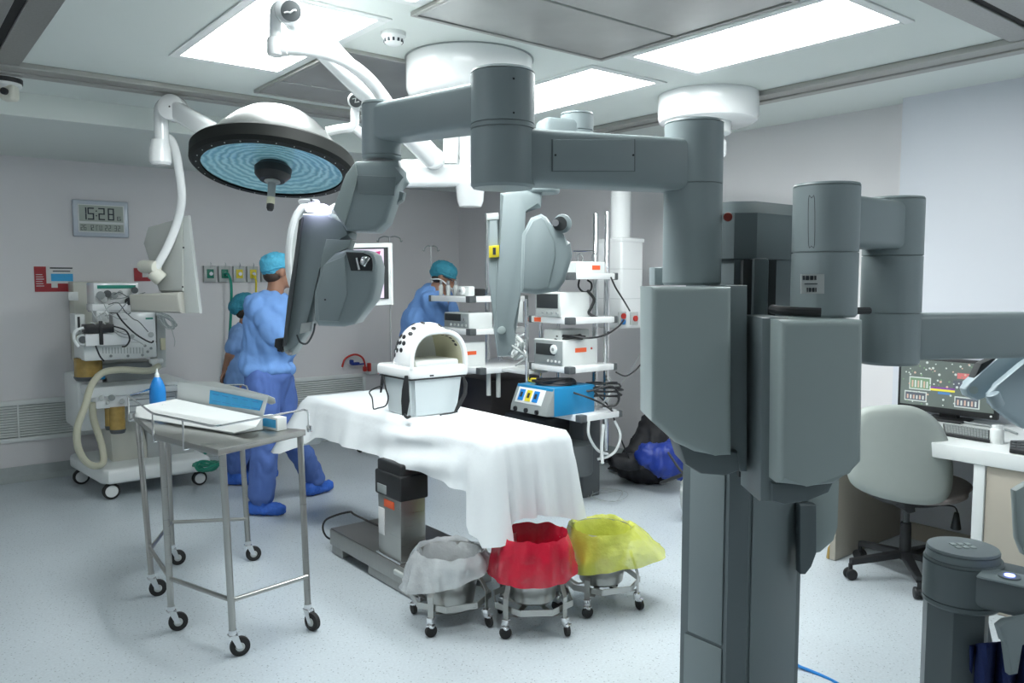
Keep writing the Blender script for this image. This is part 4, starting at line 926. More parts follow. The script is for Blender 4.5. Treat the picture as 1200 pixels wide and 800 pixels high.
obj('drop_arm', MB().tube([P(448, 216, 4.0), P(425, 226, 4.2), P(400, 240, 4.4), P(386, 250, 4.45), P(386, 290, 4.45)], .022, 10, 5), 'wgloss', t)
# pink-screen theatre monitor
t = thing('surgical_monitor', 'white framed hanging monitor showing a pale pink picture, behind the left robot arm', 'monitor', P(415, 360, 4.5))
F4 = [(366, 286), (458, 284.5), (459.5, 357), (366, 362)]
mk = lambda px, d0: [P(x, y, d0+(x-366)*.0006) for x, y in px]
obj('frame', MB().prism(mk(F4, 4.45), FW*.06, .008), 'white', t)
obj('bezel', MB().prism(mk([(371, 291), (454.5, 289.5), (455.5, 350), (371, 354)], 4.444), FW*.01, .001), 'seam', t)
obj('screen', MB().prism(mk([(374, 293), (449.5, 291.5), (450, 349), (374, 351.5)], 4.440), FW*.004), mat('pink_screen', (.3, .25, .3), .3, emit=(.50, .44, .56), estr=.75), t)
obj('screen_mark', MB().prism(mk([(440, 295), (446, 294), (445, 298), (442, 300), (440, 298)], 4.437), FW*.002), mat('screen_red', (.3, .02, .1), .4, emit=(.3, .02, .10), estr=.6), t)
# second small lamp seen edge-on
t = thing('surgical_lamp', 'thin white lamp head seen edge-on with a violet glow, near the bright blue cap', 'surgical lamp', P(352, 300, 2.95))
obj('rim', MB().tube([P(x, y, 2.86+k) for x, y, k in ((358, 241, 0), (347, 253, -.02), (341, 272, -.03), (338, 296, -.03), (339, 320, -.02), (344, 337, 0), (352, 343, .04), (362, 335, .10), (370, 310, .13), (376, 275, .12), (372, 250, .07))], .012, 10, 5, True), 'wgloss', t)
obj('disc', MB().prism([P(x, y, 2.87+k) for x, y, k in ((358, 243, 0), (348, 254, -.02), (342, 272, -.03), (340, 296, -.03), (341, 320, -.02), (346, 335, 0), (352, 341, .04), (362, 333, .10), (370, 310, .13), (376, 275, .12), (372, 252, .07))], FW*.02), 'lgrey', t)
obj('lit_lens', slab([(356, 240), (364, 237), (380, 239), (385, 244), (384, 248), (358, 247)], 2.52, .05, .004), 'glasswhite', t)
obj('grip', MB().tube([P(352, 236, 2.7), P(366, 236, 2.62), P(372, 237, 2.58)], .008, 8, 3), 'wgloss', t)
obj('fin', slab([(364, 238), (363, 232), (376, 239)], 2.6, .01, .001), 'dgrey', t)
# ================================================================= RAISED DISPLAY ON CEILING ARM
t = thing('arm_display', 'grey flat display seen from behind, on a bent white arm above the anaesthesia machine', 'monitor', P(215, 340, 5.1))
jn = P(203, 127, 4.75)
bar(P(204, 128, 4.75), P(300, 185, 4.3), .07, .11, 'support_arm', 'wgloss', t, .025)
obj('joint', MB().cyl(jn+FW*.05, jn-FW*.05, .074, n=36, bev=.008), 'wgloss', t)
obj('screw', MB().cyl(jn-FW*.05, jn-FW*.053, .005, n=8), 'seam', t)
obj('drop_tube', MB().tube([P(196, 122, 4.8), P(190, 126, 4.8), P(189, 140, 4.8), P(190, 170, 4.8)], .040, 16, 3), 'wgloss', t)
b_ = P(188, 190, 4.8); zz = lambda y: P(188, y, 4.8).z
obj('bell', MB().lathe([(0, zz(193)), (.050, zz(193)), (.062, zz(190)), (.060, zz(175)), (.048, zz(164)), (0, zz(160))], Vector((b_.x, b_.y, 0)), 32), 'wgloss', t)
obj('bent_tube', MB().tube([P(192, 164, 4.82), P(198, 162, 4.84), (P(204, 172, 4.86)), P(209, 195, 4.9), P(213, 232, 4.95), P(207, 262, 5.0), P(196, 290, 5.0), P(183, 313, 5.0)], .026, 14, 6), 'wgloss', t)
obj('panel', MB().prism([P(213, 254, 5.05), P(220, 252, 5.03), P(234, 367, 5.0), P(215, 367, 5.02), P(187, 341, 5.10), P(190, 262, 5.12)], FW*.05, .006), 'lgrey', t)
bk = obj('back_housing', MB().prism([P(173, 266, 5.08), P(213, 255, 5.02), P(214, 341, 5.0), P(186, 341, 5.06), P(168, 285, 5.12)], FW*.10, .01), mat('display_back', (.43, .45, .43), .45), t)
obj('neck', MB().cyl(P(178, 318, 5.0), P(190, 328, 5.02), .045, n=20, bev=.01).cyl(P(166, 312, 5.05), P(184, 313, 4.98), .04, n=20, bev=.01), 'cream', t)
obj('keyboard_shelf', MB().prism([P(150, 345, 5.0), P(209, 342, 4.95), P(212, 367, 4.95), P(152, 365, 5.0)], FW*.22, .02, 3), mat('shelf_grey', (.40, .40, .36), .5), t)
obj('screw', MB().cyl(P(214, 336, 4.995), P(214, 336, 4.99), .006, n=8).cyl(P(215, 290, 5.02), P(215, 290, 5.01), .006, n=8), 'seam', bk)
# ================================================================= ANAESTHESIA MACHINE
YF = 6.30
t = thing('anaesthesia_machine', 'tall cream anaesthesia machine with monitors, amber canisters and hoses on a white wheeled base', 'anaesthesia machine', (1.55, 6.65, 0))
def fb(x0, x1, yt, yb, yf=YF, dep=.3, bev=.01, m='white', name='panel', parent=None, mbo=None):
    a = aty(x0, (yt+yb)/2, yf); b = aty(x1, (yt+yb)/2, yf); xm = (x0+x1)/2
    z1 = aty(xm, yt, yf).z; z0 = aty(xm, yb, yf).z
    mb = mbo or MB(); mb.bx(a.x, b.x, yf, yf+dep, z0, z1, bev, 2)
    return mb if mbo else obj(name, mb, m, parent or t)
base = obj('base', MB().prism([Vector((x, y, .12)) for x, y in ((1.22, 6.30), (1.27, 6.22), (1.95, 6.22), (2.0, 6.27), (2.0, 7.0), (1.95, 7.05), (1.2, 7.05), (1.16, 7.0))], UP*.11, .03, 3), 'white', t)
for (x, y, rr_) in ((1.30, 6.30, .06), (1.22, 6.92, .06), (1.93, 6.32, .055), (1.93, 6.95, .055)):
    cs = obj('caster', MB().cyl((x, y-.02, rr_), (x, y+.02, rr_), rr_, n=30, bev=.008), 'rubber', base)
    obj('wheel_disc', MB().cyl((x, y-.026, rr_), (x, y+.026, rr_), rr_*.72, n=26, bev=.004), 'white', cs)
obj('pedestal', MB().prism([Vector((1.36, 6.5, .22)), Vector((1.62, 6.5, .22)), Vector((1.55, 6.5, .66)), Vector((1.34, 6.5, .66))], (0, .4, 0), .01), 'cream', t)
obj('body', MB().bx(1.60, 1.95, 6.48, 7.0, .22, .70, .015), 'lgrey', t)
obj('side_cabinet', MB().bx(1.14, 1.36, 6.5, 7.0, .48, .88, .02), 'white', t)
ws = fb(104, 224, 450, 462, 6.22, .60, .015, 'white', 'worktop')
fp = fb(112, 150, 461, 478, 6.24, .3, .012, 'wgloss', 'valve_block')
for x, y, r in ((119, 466, .018), (131, 466, .022), (143, 470, .018), (126, 472, .012)):
    obj('valve_knob', MB().cyl(aty(x, y, 6.25), aty(x, y, 6.21), r, n=18, bev=.004), 'grey' if r > .02 else 'lgrey', fp)
dr = fb(150, 206, 461, 492, 6.30, .4, .01, 'white', 'drawer_unit')
for y in (466, 473, 480): fb(151, 205, y, y+1.2, 6.296, .01, 0, 'grey', 'drawer_gap', dr)
up_ = fb(118, 184, 425, 452, 6.5, .3, .01, 'grey', 'rear_column')
vt = fb(98, 184, 402, 421, 6.32, .35, .012, 'white', 'ventilator')
mb = MB()
for k in range(14): fb(120+3.6*k, 121.2+3.6*k, 407, 414, 6.318, .01, 0, mbo=mb)
obj('vent_slots', mb, 'lgrey', vt)
for x, y in ((130, 417), (150, 417), (167, 416), (173, 412), (177, 408), (170, 405)): obj('fixing_knob', MB().cyl(aty(x, y, 6.322), aty(x, y, 6.305), .010, n=12), 'grey', vt)
mn = fb(132, 183, 366, 402, 6.34, .3, .012, 'wgloss', 'monitor_module')
obj('module_mark', MB().box(aty(175, 373, 6.336), (.05, .006, .012)), 'teal', mn)
obj('module_knob', MB().cyl(aty(155, 394, 6.34), aty(155, 394, 6.32), .016, n=18, bev=.003), 'lgrey', mn); obj('module_knob', MB().cyl(aty(177, 392, 6.34), aty(177, 392, 6.32), .02, n=18, bev=.003), 'lgrey', mn)
fb(100, 152, 390, 405, 6.24, .14, .01, 'wgloss', 'side_rail')
bb = fb(100, 134, 380, 390, 6.22, .14, .006, 'black', 'black_box'); fb(117, 121, 376, 404, 6.21, .03, .003, 'black', 'strap', bb)
tb = fb(110, 163, 331, 366, 6.45, .25, .01, 'wgloss', 'top_rack')
fb(114, 159, 334, 338, 6.445, .01, 0, 'teal', 'blue_strip', tb)
for x, y, r, mm in ((118, 346, .030, 'grey'), (126, 344, .026, 'dgrey'), (134, 346, .024, 'grey'), (141, 343, .018, 'lgrey'), (122, 351, .024, 'lgrey'), (158, 340, .024, 'dgrey'), (151, 353, .028, 'black')):
    obj('connector', MB().cyl(aty(x, y, 6.45), aty(x, y, 6.40), r, n=16, bev=.004), mm, tb)
fb(108, 150, 356, 364, 6.30, .2, .006, 'wgloss', 'bracket_shelf'); fb(113, 128, 364, 378, 6.3, .14, .006, 'white', 'plug_box')
lt = fb(88, 100, 368, 392, 6.42, .2, .008, 'white', 'left_post'); fb(91, 94, 371, 388, 6.415, .02, .001, 'seam', 'post_slot', lt)
obj('knob_ring', MB().cyl(aty(97, 398, 6.36), aty(97, 398, 6.26), .042, n=22, bev=.01), 'white', t)
obj('knob_core', MB().cyl(aty(97, 398, 6.262), aty(97, 398, 6.25), .026, n=18), 'dgrey', t)
def can(x, yt, yb, wpx, yf, m, name='amber_canister', lid='dgrey'):
    a = aty(x, yt, yf); b = aty(x, yb, yf); r = wpx/FOC*dist(a)/2; c = Vector((a.x, a.y, 0))
    o = obj(name, MB().lathe([(0, b.z), (r, b.z), (r, a.z), (0, a.z)], c, 28), m, t); obj('canister_lid', MB().lathe([(0, b.z-.02), (r*.9, b.z-.02), (r*1.04, b.z), (r*1.04, b.z+.01), (0, b.z+.01)], c, 28), lid, o); return o
can(103, 419, 442, 30, 6.5, 'amber'); can(137, 476, 504, 17, 6.26, 'amber'); can(129, 478, 500, 12, 6.3, 'amber')
obj('teal_cap', MB().box(aty(117, 441, 6.3), (.06, .06, .04), None, .008), 'azure', t)
obj('bag_arm', MB().box(aty(183, 423, 6.22), (.09, .06, .035), None, .01).cyl(aty(183, 425, 6.22), aty(184, 433, 6.22), .03, n=18), 'white', t)
obj('breathing_hose', MB().tube([aty(x, y, k) for x, y, k in ((186, 429, 6.18), (176, 434, 6.12), (160, 434, 6.10), (140, 433, 6.1), (120, 437, 6.1), (107, 452, 6.1), (100, 475, 6.1), (91, 500, 6.1), (91, 522, 6.12), (100, 540, 6.16), (112, 546, 6.2), (121, 541, 6.25), (119, 520, 6.28), (110, 492, 6.28), (108, 472, 6.26))], .024, 12, 7), 'hose', t)
obj('cable', MB().tube([aty(x, y, 6.2) for x, y in ((137, 367), (145, 378), (160, 392), (176, 401), (180, 399))], .006, 6, 5), 'black', t)
obj('cable', MB().tube([aty(x, y, 6.18) for x, y in ((133, 382), (147, 387), (152, 397), (148, 405), (143, 406))], .006, 6, 5), 'black', t)
obj('cable', MB().tube([aty(x, y, 6.18) for x, y in ((112, 405), (117, 417), (122, 423))], .006, 6, 5), 'black', t)
obj('cable', MB().tube([aty(x, y, 6.2) for x, y in ((98, 384), (88, 388), (87, 398), (92, 406))], .010, 8, 5), 'white', t)
for k in range(9):
    r_ = random.Random(k); pts = [aty(x+r_.uniform(-3, 3), y+r_.uniform(-2, 2), 6.30) for x, y in ((184, 367), (196, 371), (205, 379), (201, 384), (194, 381), (188, 372))]
    obj('lead', MB().tube(pts, .006, 6, 4), 'grey' if k % 3 else 'lgrey', t)
obj('lead', MB().tube([aty(x, y, 6.3) for x, y in ((201, 384), (203, 392), (205, 400), (204, 406))], .003, 6, 4), 'lgrey', t)
obj('side_frame', MB().prism([aty(184, 366, 6.4), aty(194, 368, 6.4), aty(195, 430, 6.4), aty(184, 432, 6.4)], (0, .2, 0), .008), 'lgrey', t)
obj('yellow_plate', MB().box(aty(191, 403, 6.38), (.035, .02, .09), None, .003), 'pad', t)
for k in range(14):   # loose cabling across the front, each its own lead
    r_ = random.Random(40+k); x0_, y0_ = r_.uniform(104, 150), r_.uniform(344, 392)
    pts = [aty(x0_, y0_, 6.24)]; 
    for j in range(3): x0_ += r_.uniform(4, 16); y0_ += r_.uniform(-7, 13); pts.append(aty(min(x0_, 182), min(y0_, 418), 6.23))
    obj('lead', MB().tube(pts, .0035, 6, 5), ('grey', 'lgrey', 'dgrey', 'white')[k % 4], t)
mb = MB()
for k in range(5):
    c = atz(239, 546, .14+.025*k); mb.tube([c+Vector((.09*math.cos(a)+.01*k, .09*math.sin(a), .02*math.sin(a*2+k))) for a in [2*PI*i/9 for i in range(9)]], .010, 7, 3, True)
solo('hose_coil', mb, 'green', 'dark green hose coiled at the right end of the anaesthesia machine base', 'hose')
# ================================================================= EQUIPMENT TOWERS
def shelf(x0, x1, y0, y1, z, parent, th=.045, tag=None):
    s_ = obj('shelf', MB().bx(x0, x1, y0, y1, z-th, z, .006), 'wgloss', parent)
    e = .004
    for cx_, cy_ in ((x0, y0), (x1, y0), (x0, y1)):
        sx = 1 if cx_ == x0 else -1; sy = 1 if cy_ == y0 else -1; w = .055 if (cx_, cy_) == (x0, y0) else .03
        obj('corner_cap', MB().bx(cx_-sx*e, cx_+sx*w, cy_-sy*e, cy_+sy*w, z-th-.003, z+.003, .006), 'dgrey', s_)
    return s_
n1 = P(668, 376, 5.5); X_, Y_ = n1.x, n1.y
zS = [P(668, y, 5.5).z+.02 for y in (323, 376, 434)]; n4 = P(681, 491, 5.45)
t = thing('equipment_tower', 'four-shelf white equipment tower in front of the pendant column, right of the middle robot arm', 'shelf unit', (X_+.25, Y_+.25, 0))
XW = X_+.46; YW = Y_+.44
for i, z in enumerate(zS): shelf(X_, XW, Y_, YW, z, t)
z4 = n4.z+.02; shelf(n4.x, n4.x+.40, n4.y, n4.y+.72, z4, t)
po = [(698.5, 250, 5.93), (712, 248, 5.78)]
for x, y, d in po:
    p = P(x, y, d); obj('pole', MB().cyl(Vector((p.x, p.y, .35)), Vector((p.x, p.y, p.z)), .021, n=18, bev=.003), 'chrome', t)
for x, y, d in ((634, 338, 5.95), (655, 338, 6.1)):
    p = P(x, y, d); obj('pole', MB().cyl(Vector((p.x, p.y, .62)), Vector((p.x, p.y, 1.6)), .014, n=14), 'chrome', t)
obj('foot_column', MB().bx(X_+.25, X_+.42, Y_+.12, Y_+.28, .0, .58, .01), 'dgrey', t)
obj('orange_tag', MB().box((X_-.003, Y_+.34, zS[1]-.022), (.004, .07, .03)), 'orange', t)
def device(name, label, cat, xe, xl, xr, yt, yb, d, mL='dgrey', mR='card', parts=True, group=None, zb=None):
    """case whose near vertical edge is seen at xe; left face back to xl, right face back to xr"""
    e = P(xe, yb, d); x1 = aty(xr, (yt+yb)/2, e.y).x; y1 = atx(xl, (yt+yb)/2, e.x).y; zt_ = P(xe, yt, d).z; z0 = e.z if zb is None else zb
    t2 = thing(name, label, cat, (e.x+.1, e.y+.1, z0), 0, group)
    obj('case', MB().bx(e.x, x1, e.y, y1, z0, zt_, .006), mR, t2)
    obj('front_panel', MB().bx(e.x-.008, e.x+.002, e.y+.006, y1-.006, z0+.006, zt_-.006, .003), mL, t2)
    return t2, e, x1, y1, z0, zt_
D_ = 5.56
t2, e, x1, y1, z0, z1 = device('insufflator', 'grey-fronted white device with a black display, on the second shelf of the right tower', 'medical device', 657, 628, 691, 342.5, 369, D_, 'lgrey', zb=zS[1])
obj('display', MB().bx(e.x-.012, e.x-.006, e.y+.02, y1-.02, z0+(z1-z0)*.36, z1-.012, .002), 'seam', t2)
for k in range(4): obj('button', MB().cyl((e.x-.008, e.y+.03+.05*k, z0+.03), (e.x-.014, e.y+.03+.05*k, z0+.03), .008, n=12), 'grey', t2)
t2, e, x1, y1, z0, z1 = device('light_source', 'cream device with grey front, round white dial and orange label, on the third shelf', 'medical device', 660, 626, 700, 399, 429, D_, 'grey', zb=zS[2])
obj('display', MB().bx(e.x-.011, e.x-.006, e.y+.08, y1-.03, z0+.07, z1-.03, .002), 'seam', t2)
dl = obj('dial', MB().cyl((e.x-.008, e.y+.085, z0+.115), (e.x-.02, e.y+.085, z0+.115), .034, n=26, bev=.004), 'white', t2); obj('dial_centre', MB().cyl((e.x-.019, e.y+.085, z0+.115), (e.x-.025, e.y+.085, z0+.115), .012, n=16), 'grey', dl)
for k in range(4): obj('button', MB().cyl((e.x-.008, e.y+.03+.04*k, z0+.03), (e.x-.013, e.y+.03+.04*k, z0+.03), .009, n=12), 'inkw', t2)
p0 = aty(674, 413, e.y); p1 = aty(687, 407, e.y); obj('orange_label', MB().bx(p0.x, p1.x, e.y-.003, e.y, p0.z, p1.z), 'orange', t2)
p0 = aty(693, 408, e.y); obj('red_mark', MB().cyl(p0, p0+Vector((0, -.003, 0)), .008, n=12), 'red', t2)
t2, e, x1, y1, z0, z1 = device('camera_unit', 'white flat device with an orange label on the top shelf of the right tower', 'medical device', 676, 652, 709, 306, 319, D_+.05, 'lgrey', zb=zS[0])
p0 = aty(694, 316, e.y); p1 = aty(703, 311, e.y); obj('orange_label', MB().bx(p0.x, p1.x, e.y-.003, e.y, p0.z, p1.z), 'orange', t2)
for x in (664, 680, 697): obj('hook', MB().tube([P(x-3, 306, 5.75), P(x-3, 300, 5.75), P(x, 297, 5.75), P(x+3, 301, 5.75), P(x+2, 306, 5.75)], .005, 6, 4), 'chrome', t2)
p = P(652, 294, 6.0); solo('hook_rail', MB().cyl(P(672, 294, 6.1), P(698, 294, 5.98), .006, n=10).cyl(P(674, 294, 6.09), P(674, 302, 6.09), .004, n=8), 'chrome', 'thin steel hook rail left of the tall tower poles', 'rail')
# blue electrosurgical unit
e = P(648, 480, 5.40); z0 = z4; zt_ = P(648, 459, 5.40).z; x1 = aty(697, 470, e.y).x; y1 = atx(606, 468, e.x).y
t2 = thing('electrosurgical_unit', 'bright blue electrosurgical unit with a grey sloping front on the lowest shelf', 'medical device', (e.x+.15, e.y+.15, z0))
obj('case', MB().bx(e.x, x1, e.y, y1, z0, zt_+.02, .008), 'azure', t2)
fr = MB().prism([Vector((e.x+.01, e.y-.004, z0+.004)), Vector((e.x-.06, e.y-.004, z0+.01)), Vector((e.x-.055, e.y-.004, z0+.05)), Vector((e.x+.01, e.y-.004, zt_+.022))], (0, y1-e.y+.008, 0), .006); fr = obj('front', fr, 'grey', t2)
n_ = Vector((-(zt_+.022-z0-.05), 0, .065)).normalized()
def onf(f, g): return Vector((e.x-.055+.065*g, e.y+(y1-e.y)*f, z0+.05+(zt_-.028-z0)*g))
pp = [onf(.18, .15), onf(.92, .15), onf(.92, .85), onf(.18, .85)]
pl = obj('panel', MB().prism(pp, n_*.004, .001), 'white', fr)
for f, mm in ((.78, 'bluep'), (.58, 'yellow'), (.38, 'bluep')):
    obj('key', MB().prism([onf(f-.07, .25)+n_*.004, onf(f+.07, .25)+n_*.004, onf(f+.07, .75)+n_*.004, onf(f-.07, .75)+n_*.004], n_*.004), mm, pl)
    obj('key_window', MB().prism([onf(f-.03, .4)+n_*.008, onf(f+.03, .4)+n_*.008, onf(f+.03, .62)+n_*.008, onf(f-.03, .62)+n_*.008], n_*.002), 'seam', pl)
for f in (.85, .55, .25): obj('socket', MB().cyl(Vector((e.x-.055, e.y+(y1-e.y)*f, z0+.028)), Vector((e.x-.07, e.y+(y1-e.y)*f, z0+.028)), .017, n=16), 'black', fr)
def coil(name, px, d, rx, ry, n, r, m, label, h=.01, seed=0):
    mb = MB(); c = P(*px, d); rn = random.Random(seed); pts = []
    for k in range(n*10):
        a = 2*PI*k/10; s_ = 1+rn.uniform(-.22, .12); pts.append(c+RT*(rx*math.cos(a)*s_)+FW*(ry*math.sin(a)*s_)+UP*(h*k/(n*10)+rn.uniform(-.004, .004)))
    return solo(name, mb.tube(pts, r, 6, 3), m, label, 'cable')
coil('cable_coil', (667, 397, ), 5.68, .10, .07, 4, .007, 'black', 'black cable coil lying on the cream device with the dial', .03, 1)
coil('cable_coil', (650, 452), 5.62, .14, .08, 5, .009, 'black', 'black cable heap on top of the bright blue unit', .05, 2)
coil('cable_coil', (634, 447), 5.75, .07, .05, 2, .007, 'yellow', 'yellow cable loop behind the sloping front of the bright blue unit', .02, 3)
solo('white_case', MB().bx(X_+.08, X_+.24, Y_+.20, Y_+.36, zS[2]+.16, zS[2]+.215, .01), 'white', 'small white case behind the cable coil on the third shelf', 'case')
solo('dark_case', MB().bx(X_+.02, X_+.30, Y_+.12, Y_+.30, zS[1]-.19, zS[1]-.09, .01), 'lgrey', 'pale grey unit slung under the second shelf of the right tower', 'medical device')
solo('cable_bundle', MB().tube([P(x, y, 5.75) for x, y in ((679, 327), (678, 336), (684, 342), (692, 340), (693, 332), (688, 328))], .007, 7, 4).tube([P(x, y, 5.72) for x, y in ((688, 340), (696, 350), (693, 360), (690, 367), (700, 372))], .011, 7, 4), 'black', 'black cable bundle hanging below the top shelf', 'cable')
def cable(px, r, m, label, name='cable'): return solo(name, MB().tube([P(*q) for q in px], r, 7, 6), m, label, 'cable')
cable([(716, 325, 5.6), (722, 338, 5.7), (731, 352, 5.8), (738, 364, 6.05)], .006, 'black', 'black lead from the top shelf down to the red socket')
cable([(668, 393, 5.6), (690, 396, 5.6), (710, 392, 5.7), (724, 383, 5.9), (731, 375, 6.05)], .007, 'black', 'black lead sweeping from the cable coil up to the left socket plate')
cable([(752, 367, 6.2), (760, 372, 6.3), (764, 395, 6.4), (752, 425, 6.4), (735, 440, 6.1), (722, 436, 5.9)], .006, 'black', 'black lead looping along the wall beside the robot column')
cable([(762, 380, 6.5), (752, 410, 6.5), (735, 440, 6.4), (722, 455, 6.2), (712, 475, 6.1)], .003, 'lgrey', 'thin grey wire running down the wall by the lowest shelf')
for i, q in enumerate([[(665, 455, 5.6), (690, 458, 5.6), (715, 452, 5.6), (725, 462, 5.6), (722, 474, 5.6), (706, 476, 5.6)], [(672, 460, 5.5), (695, 468, 5.5), (712, 477, 5.6), (720, 484, 5.7)], [(660, 452, 5.7), (685, 450, 5.7), (700, 462, 5.7), (712, 474, 5.7)]]):
    cable(q, .008-.001*i, 'black', ('widest black cable loop behind the bright blue unit', 'black cable crossing the bright blue unit toward the shelf corner', 'thin black cable behind the bright blue unit')[i])
cable([(690, 493, 5.5), (690, 510, 5.5), (700, 527, 5.6), (712, 532, 5.7)], .010, 'white', 'thick white hose hanging from the left of the lowest shelf')
cable([(707, 497, 5.6), (706, 510, 5.6), (705, 525, 5.6), (706, 543, 5.6)], .012, 'white', 'straight white hose hanging below the lowest shelf')
cable([(720, 493, 5.7), (727, 510, 5.7), (722, 527, 5.7), (712, 535, 5.7), (700, 538, 5.7)], .010, 'white', 'thick white hose curving down from the right of the lowest shelf')
# ---------- left tower
n2 = P(551, 351, 5.95); XA, YA = n2.x, n2.y
zL = [P(551, 350.5, 5.95).z+.02, P(551, 389, 5.95).z+.02, P(563, 435, 5.88).z+.02]
t = thing('equipment_tower', 'white shelved equipment tower beside the bending person, left of the middle robot arm', 'shelf unit', (XA+.25, YA+.25, 0))
shelf(XA, XA+.55, YA, YA+.56, zL[0], t); shelf(XA, XA+.55, YA, YA+.50, zL[1], t)
n3 = P(563, 435, 5.88); shelf(n3.x, n3.x+.62, n3.y, n3.y+.6, zL[2], t)
for x, y, d, zb in ((571, 250, 6.4, .9), (572.5, 437, 6.0, .72), (584, 437, 6.05, .70), (586, 300, 6.45, .9)):
    p = P(x, y, d); obj('pole', MB().cyl(Vector((p.x, p.y, zb)), Vector((p.x, p.y, p.z)), .017, n=16), 'chrome' if y < 400 else 'lgrey', t)
t2, e, x1, y1, z0, z1 = device('video_recorder', 'silver recorder with a dark front on the middle shelf of the left tower', 'medical device', 550, 521, 577, 367, 382, 6.0, 'grey', zb=zL[1])
obj('display', MB().bx(e.x-.011, e.x-.006, e.y+.10, y1-.02, z0+.055, z1-.01, .001), 'seam', t2)
for k in range(5): obj('button', MB().cyl((e.x-.008, e.y+.03+.05*k, z0+.025), (e.x-.014, e.y+.03+.05*k, z0+.025), .010, n=12), 'lgrey', t2)
obj('dial', MB().cyl((e.x-.008, e.y+.05, z0+.065), (e.x-.018, e.y+.05, z0+.065), .014, n=14), 'chrome', t2)
t2, e, x1, y1, z0, z1 = device('control_unit', 'white boxy unit with an orange label on the lowest shelf of the left tower', 'medical device', 544, 534, 569, 402, 428, 5.98, 'lgrey', zb=zL[2])
p0 = aty(547, 416, e.y); p1 = aty(558, 411, e.y); obj('orange_label', MB().bx(p0.x, p1.x, e.y-.003, e.y, p0.z, p1.z), 'orange', t2)
solo('black_connector', MB().bx(XA+.08, XA+.22, YA+.10, YA+.22, zL[0]+.001, zL[0]+.055, .01), 'black', 'black boxy connector at the right of the upper left shelf', 'connector')
dv = thing('valve_manifold', 'white valve with a round knob on the upper left shelf', 'medical device', (XA+.02, YA+.12, zL[0]))
obj('body', MB().bx(XA+.03, XA+.09, YA+.06, YA+.22, zL[0]+.001, zL[0]+.075, .012), 'white', dv); obj('knob', MB().cyl((XA+.03, YA+.13, zL[0]+.04), (XA+.0, YA+.13, zL[0]+.04), .030, n=20, bev=.005), 'white', dv)
obj('knob_centre', MB().cyl((XA+.0, YA+.13, zL[0]+.04), (XA-.004, YA+.13, zL[0]+.04), .012, n=14), 'grey', dv)
for k in range(5):
    c = Vector((XA+.06+.03*(k % 2), YA+.27+.052*k, zL[0]+.001)); tb_ = thing('glass_vial', 'small clear silver-topped vial in the row on the upper left shelf', 'vial', c, 0, 'vials on the upper left shelf')
    obj('body', MB().lathe([(0, 0), (.016, 0), (.017, .07), (.009, .085), (0, .085)], c, 14), 'lgrey', tb_); obj('stopper', MB().lathe([(0, .083), (.012, .083), (.011, .11), (.004, .118), (0, .118)], c, 12), 'chrome', tb_)
# small bracket tray between the towers
t = thing('side_tray', 'small white tray with tangled leads between the two towers', 'tray', P(612, 436, 5.8))
q = P(600, 440, 5.9); obj('tray', MB().bx(q.x, q.x+.22, q.y-.15, q.y+.25, q.z+.02, q.z+.045, .006), 'white', t)
obj('post', MB().cyl(P(617, 350, 5.75), P(618, 470, 5.75), .014, n=14), 'chrome', t)
for k in range(7):
    r_ = random.Random(70+k); pts = [P(r_.uniform(598, 616), 392+7*j+r_.uniform(-3, 3), 5.7+r_.uniform(-.05, .05)) for j in range(5)]
    obj('lead', MB().tube(pts, .006, 6, 4), 'lgrey' if k % 2 else 'white', t)
solo('white_module', MB().prism([P(604, 352, 5.95), P(613, 352, 5.95), P(613, 378, 5.95), P(603, 378, 5.95)], FW*.15, .01), 'lgrey', 'pale upright module just right of the middle robot arm', 'medical device')
# dark equipment under / behind
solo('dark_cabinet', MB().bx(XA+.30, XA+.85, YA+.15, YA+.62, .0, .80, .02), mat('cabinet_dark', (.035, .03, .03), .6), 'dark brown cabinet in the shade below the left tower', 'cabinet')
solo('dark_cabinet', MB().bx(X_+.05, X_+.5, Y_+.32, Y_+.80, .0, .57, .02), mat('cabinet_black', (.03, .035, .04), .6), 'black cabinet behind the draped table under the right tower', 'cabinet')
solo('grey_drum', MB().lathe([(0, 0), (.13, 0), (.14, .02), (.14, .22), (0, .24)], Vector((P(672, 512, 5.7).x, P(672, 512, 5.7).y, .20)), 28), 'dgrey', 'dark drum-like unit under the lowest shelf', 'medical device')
# ---------- bag heap on the floor
bagc = P(757, 520, 6.2)
def rag(parts, m, name, label, cat, wr=.03, ws=7, seed=0, vox=.02):
    return solo(name, fuse(parts, vox, 4, wr, ws, seed), m, label, cat, ang=80)
rag([('c', P(745, 545, 6.3), P(762, 500, 6.5), .13, .09), ('c', P(760, 545, 6.3), P(772, 490, 6.5), .13, .10), ('c', P(735, 550, 6.2), P(775, 552, 6.2), .08, .1)], 'bagblack', 'backpack', 'black bag slumped against the wall beside the robot column', 'bag', .04, 9, 1)
rag([('c', P(762, 535, 5.9), P(790, 532, 5.9), .10, .12), ('c', P(775, 545, 5.85), P(795, 550, 5.9), .09, .09)], 'bagblue', 'blue_bag', 'crumpled royal blue plastic bag in front of the black bag', 'bag', .05, 11, 5)
rag([('c', P(722, 540, 6.0), P(742, 541, 6.0), .06, .07)], 'bagblack', 'black_pouch', 'small black pouch on the floor under the hanging white hoses', 'pouch', .02, 11, 9)
def fcoil(px, n, rx, ry, r, m, label, seed):
    c = atz(*px, .012); rn = random.Random(seed); pts = []
    for k in range(n*9):
        a = 2*PI*k/9; s_ = rn.uniform(.65, 1.15); pts.append(c+RT*(rx*math.cos(a)*s_)+FW*(ry*math.sin(a)*s_)+UP*(rn.uniform(0, .03)))
    solo('cable_coil', MB().tube(pts, r, 6, 3), m, label, 'cable')
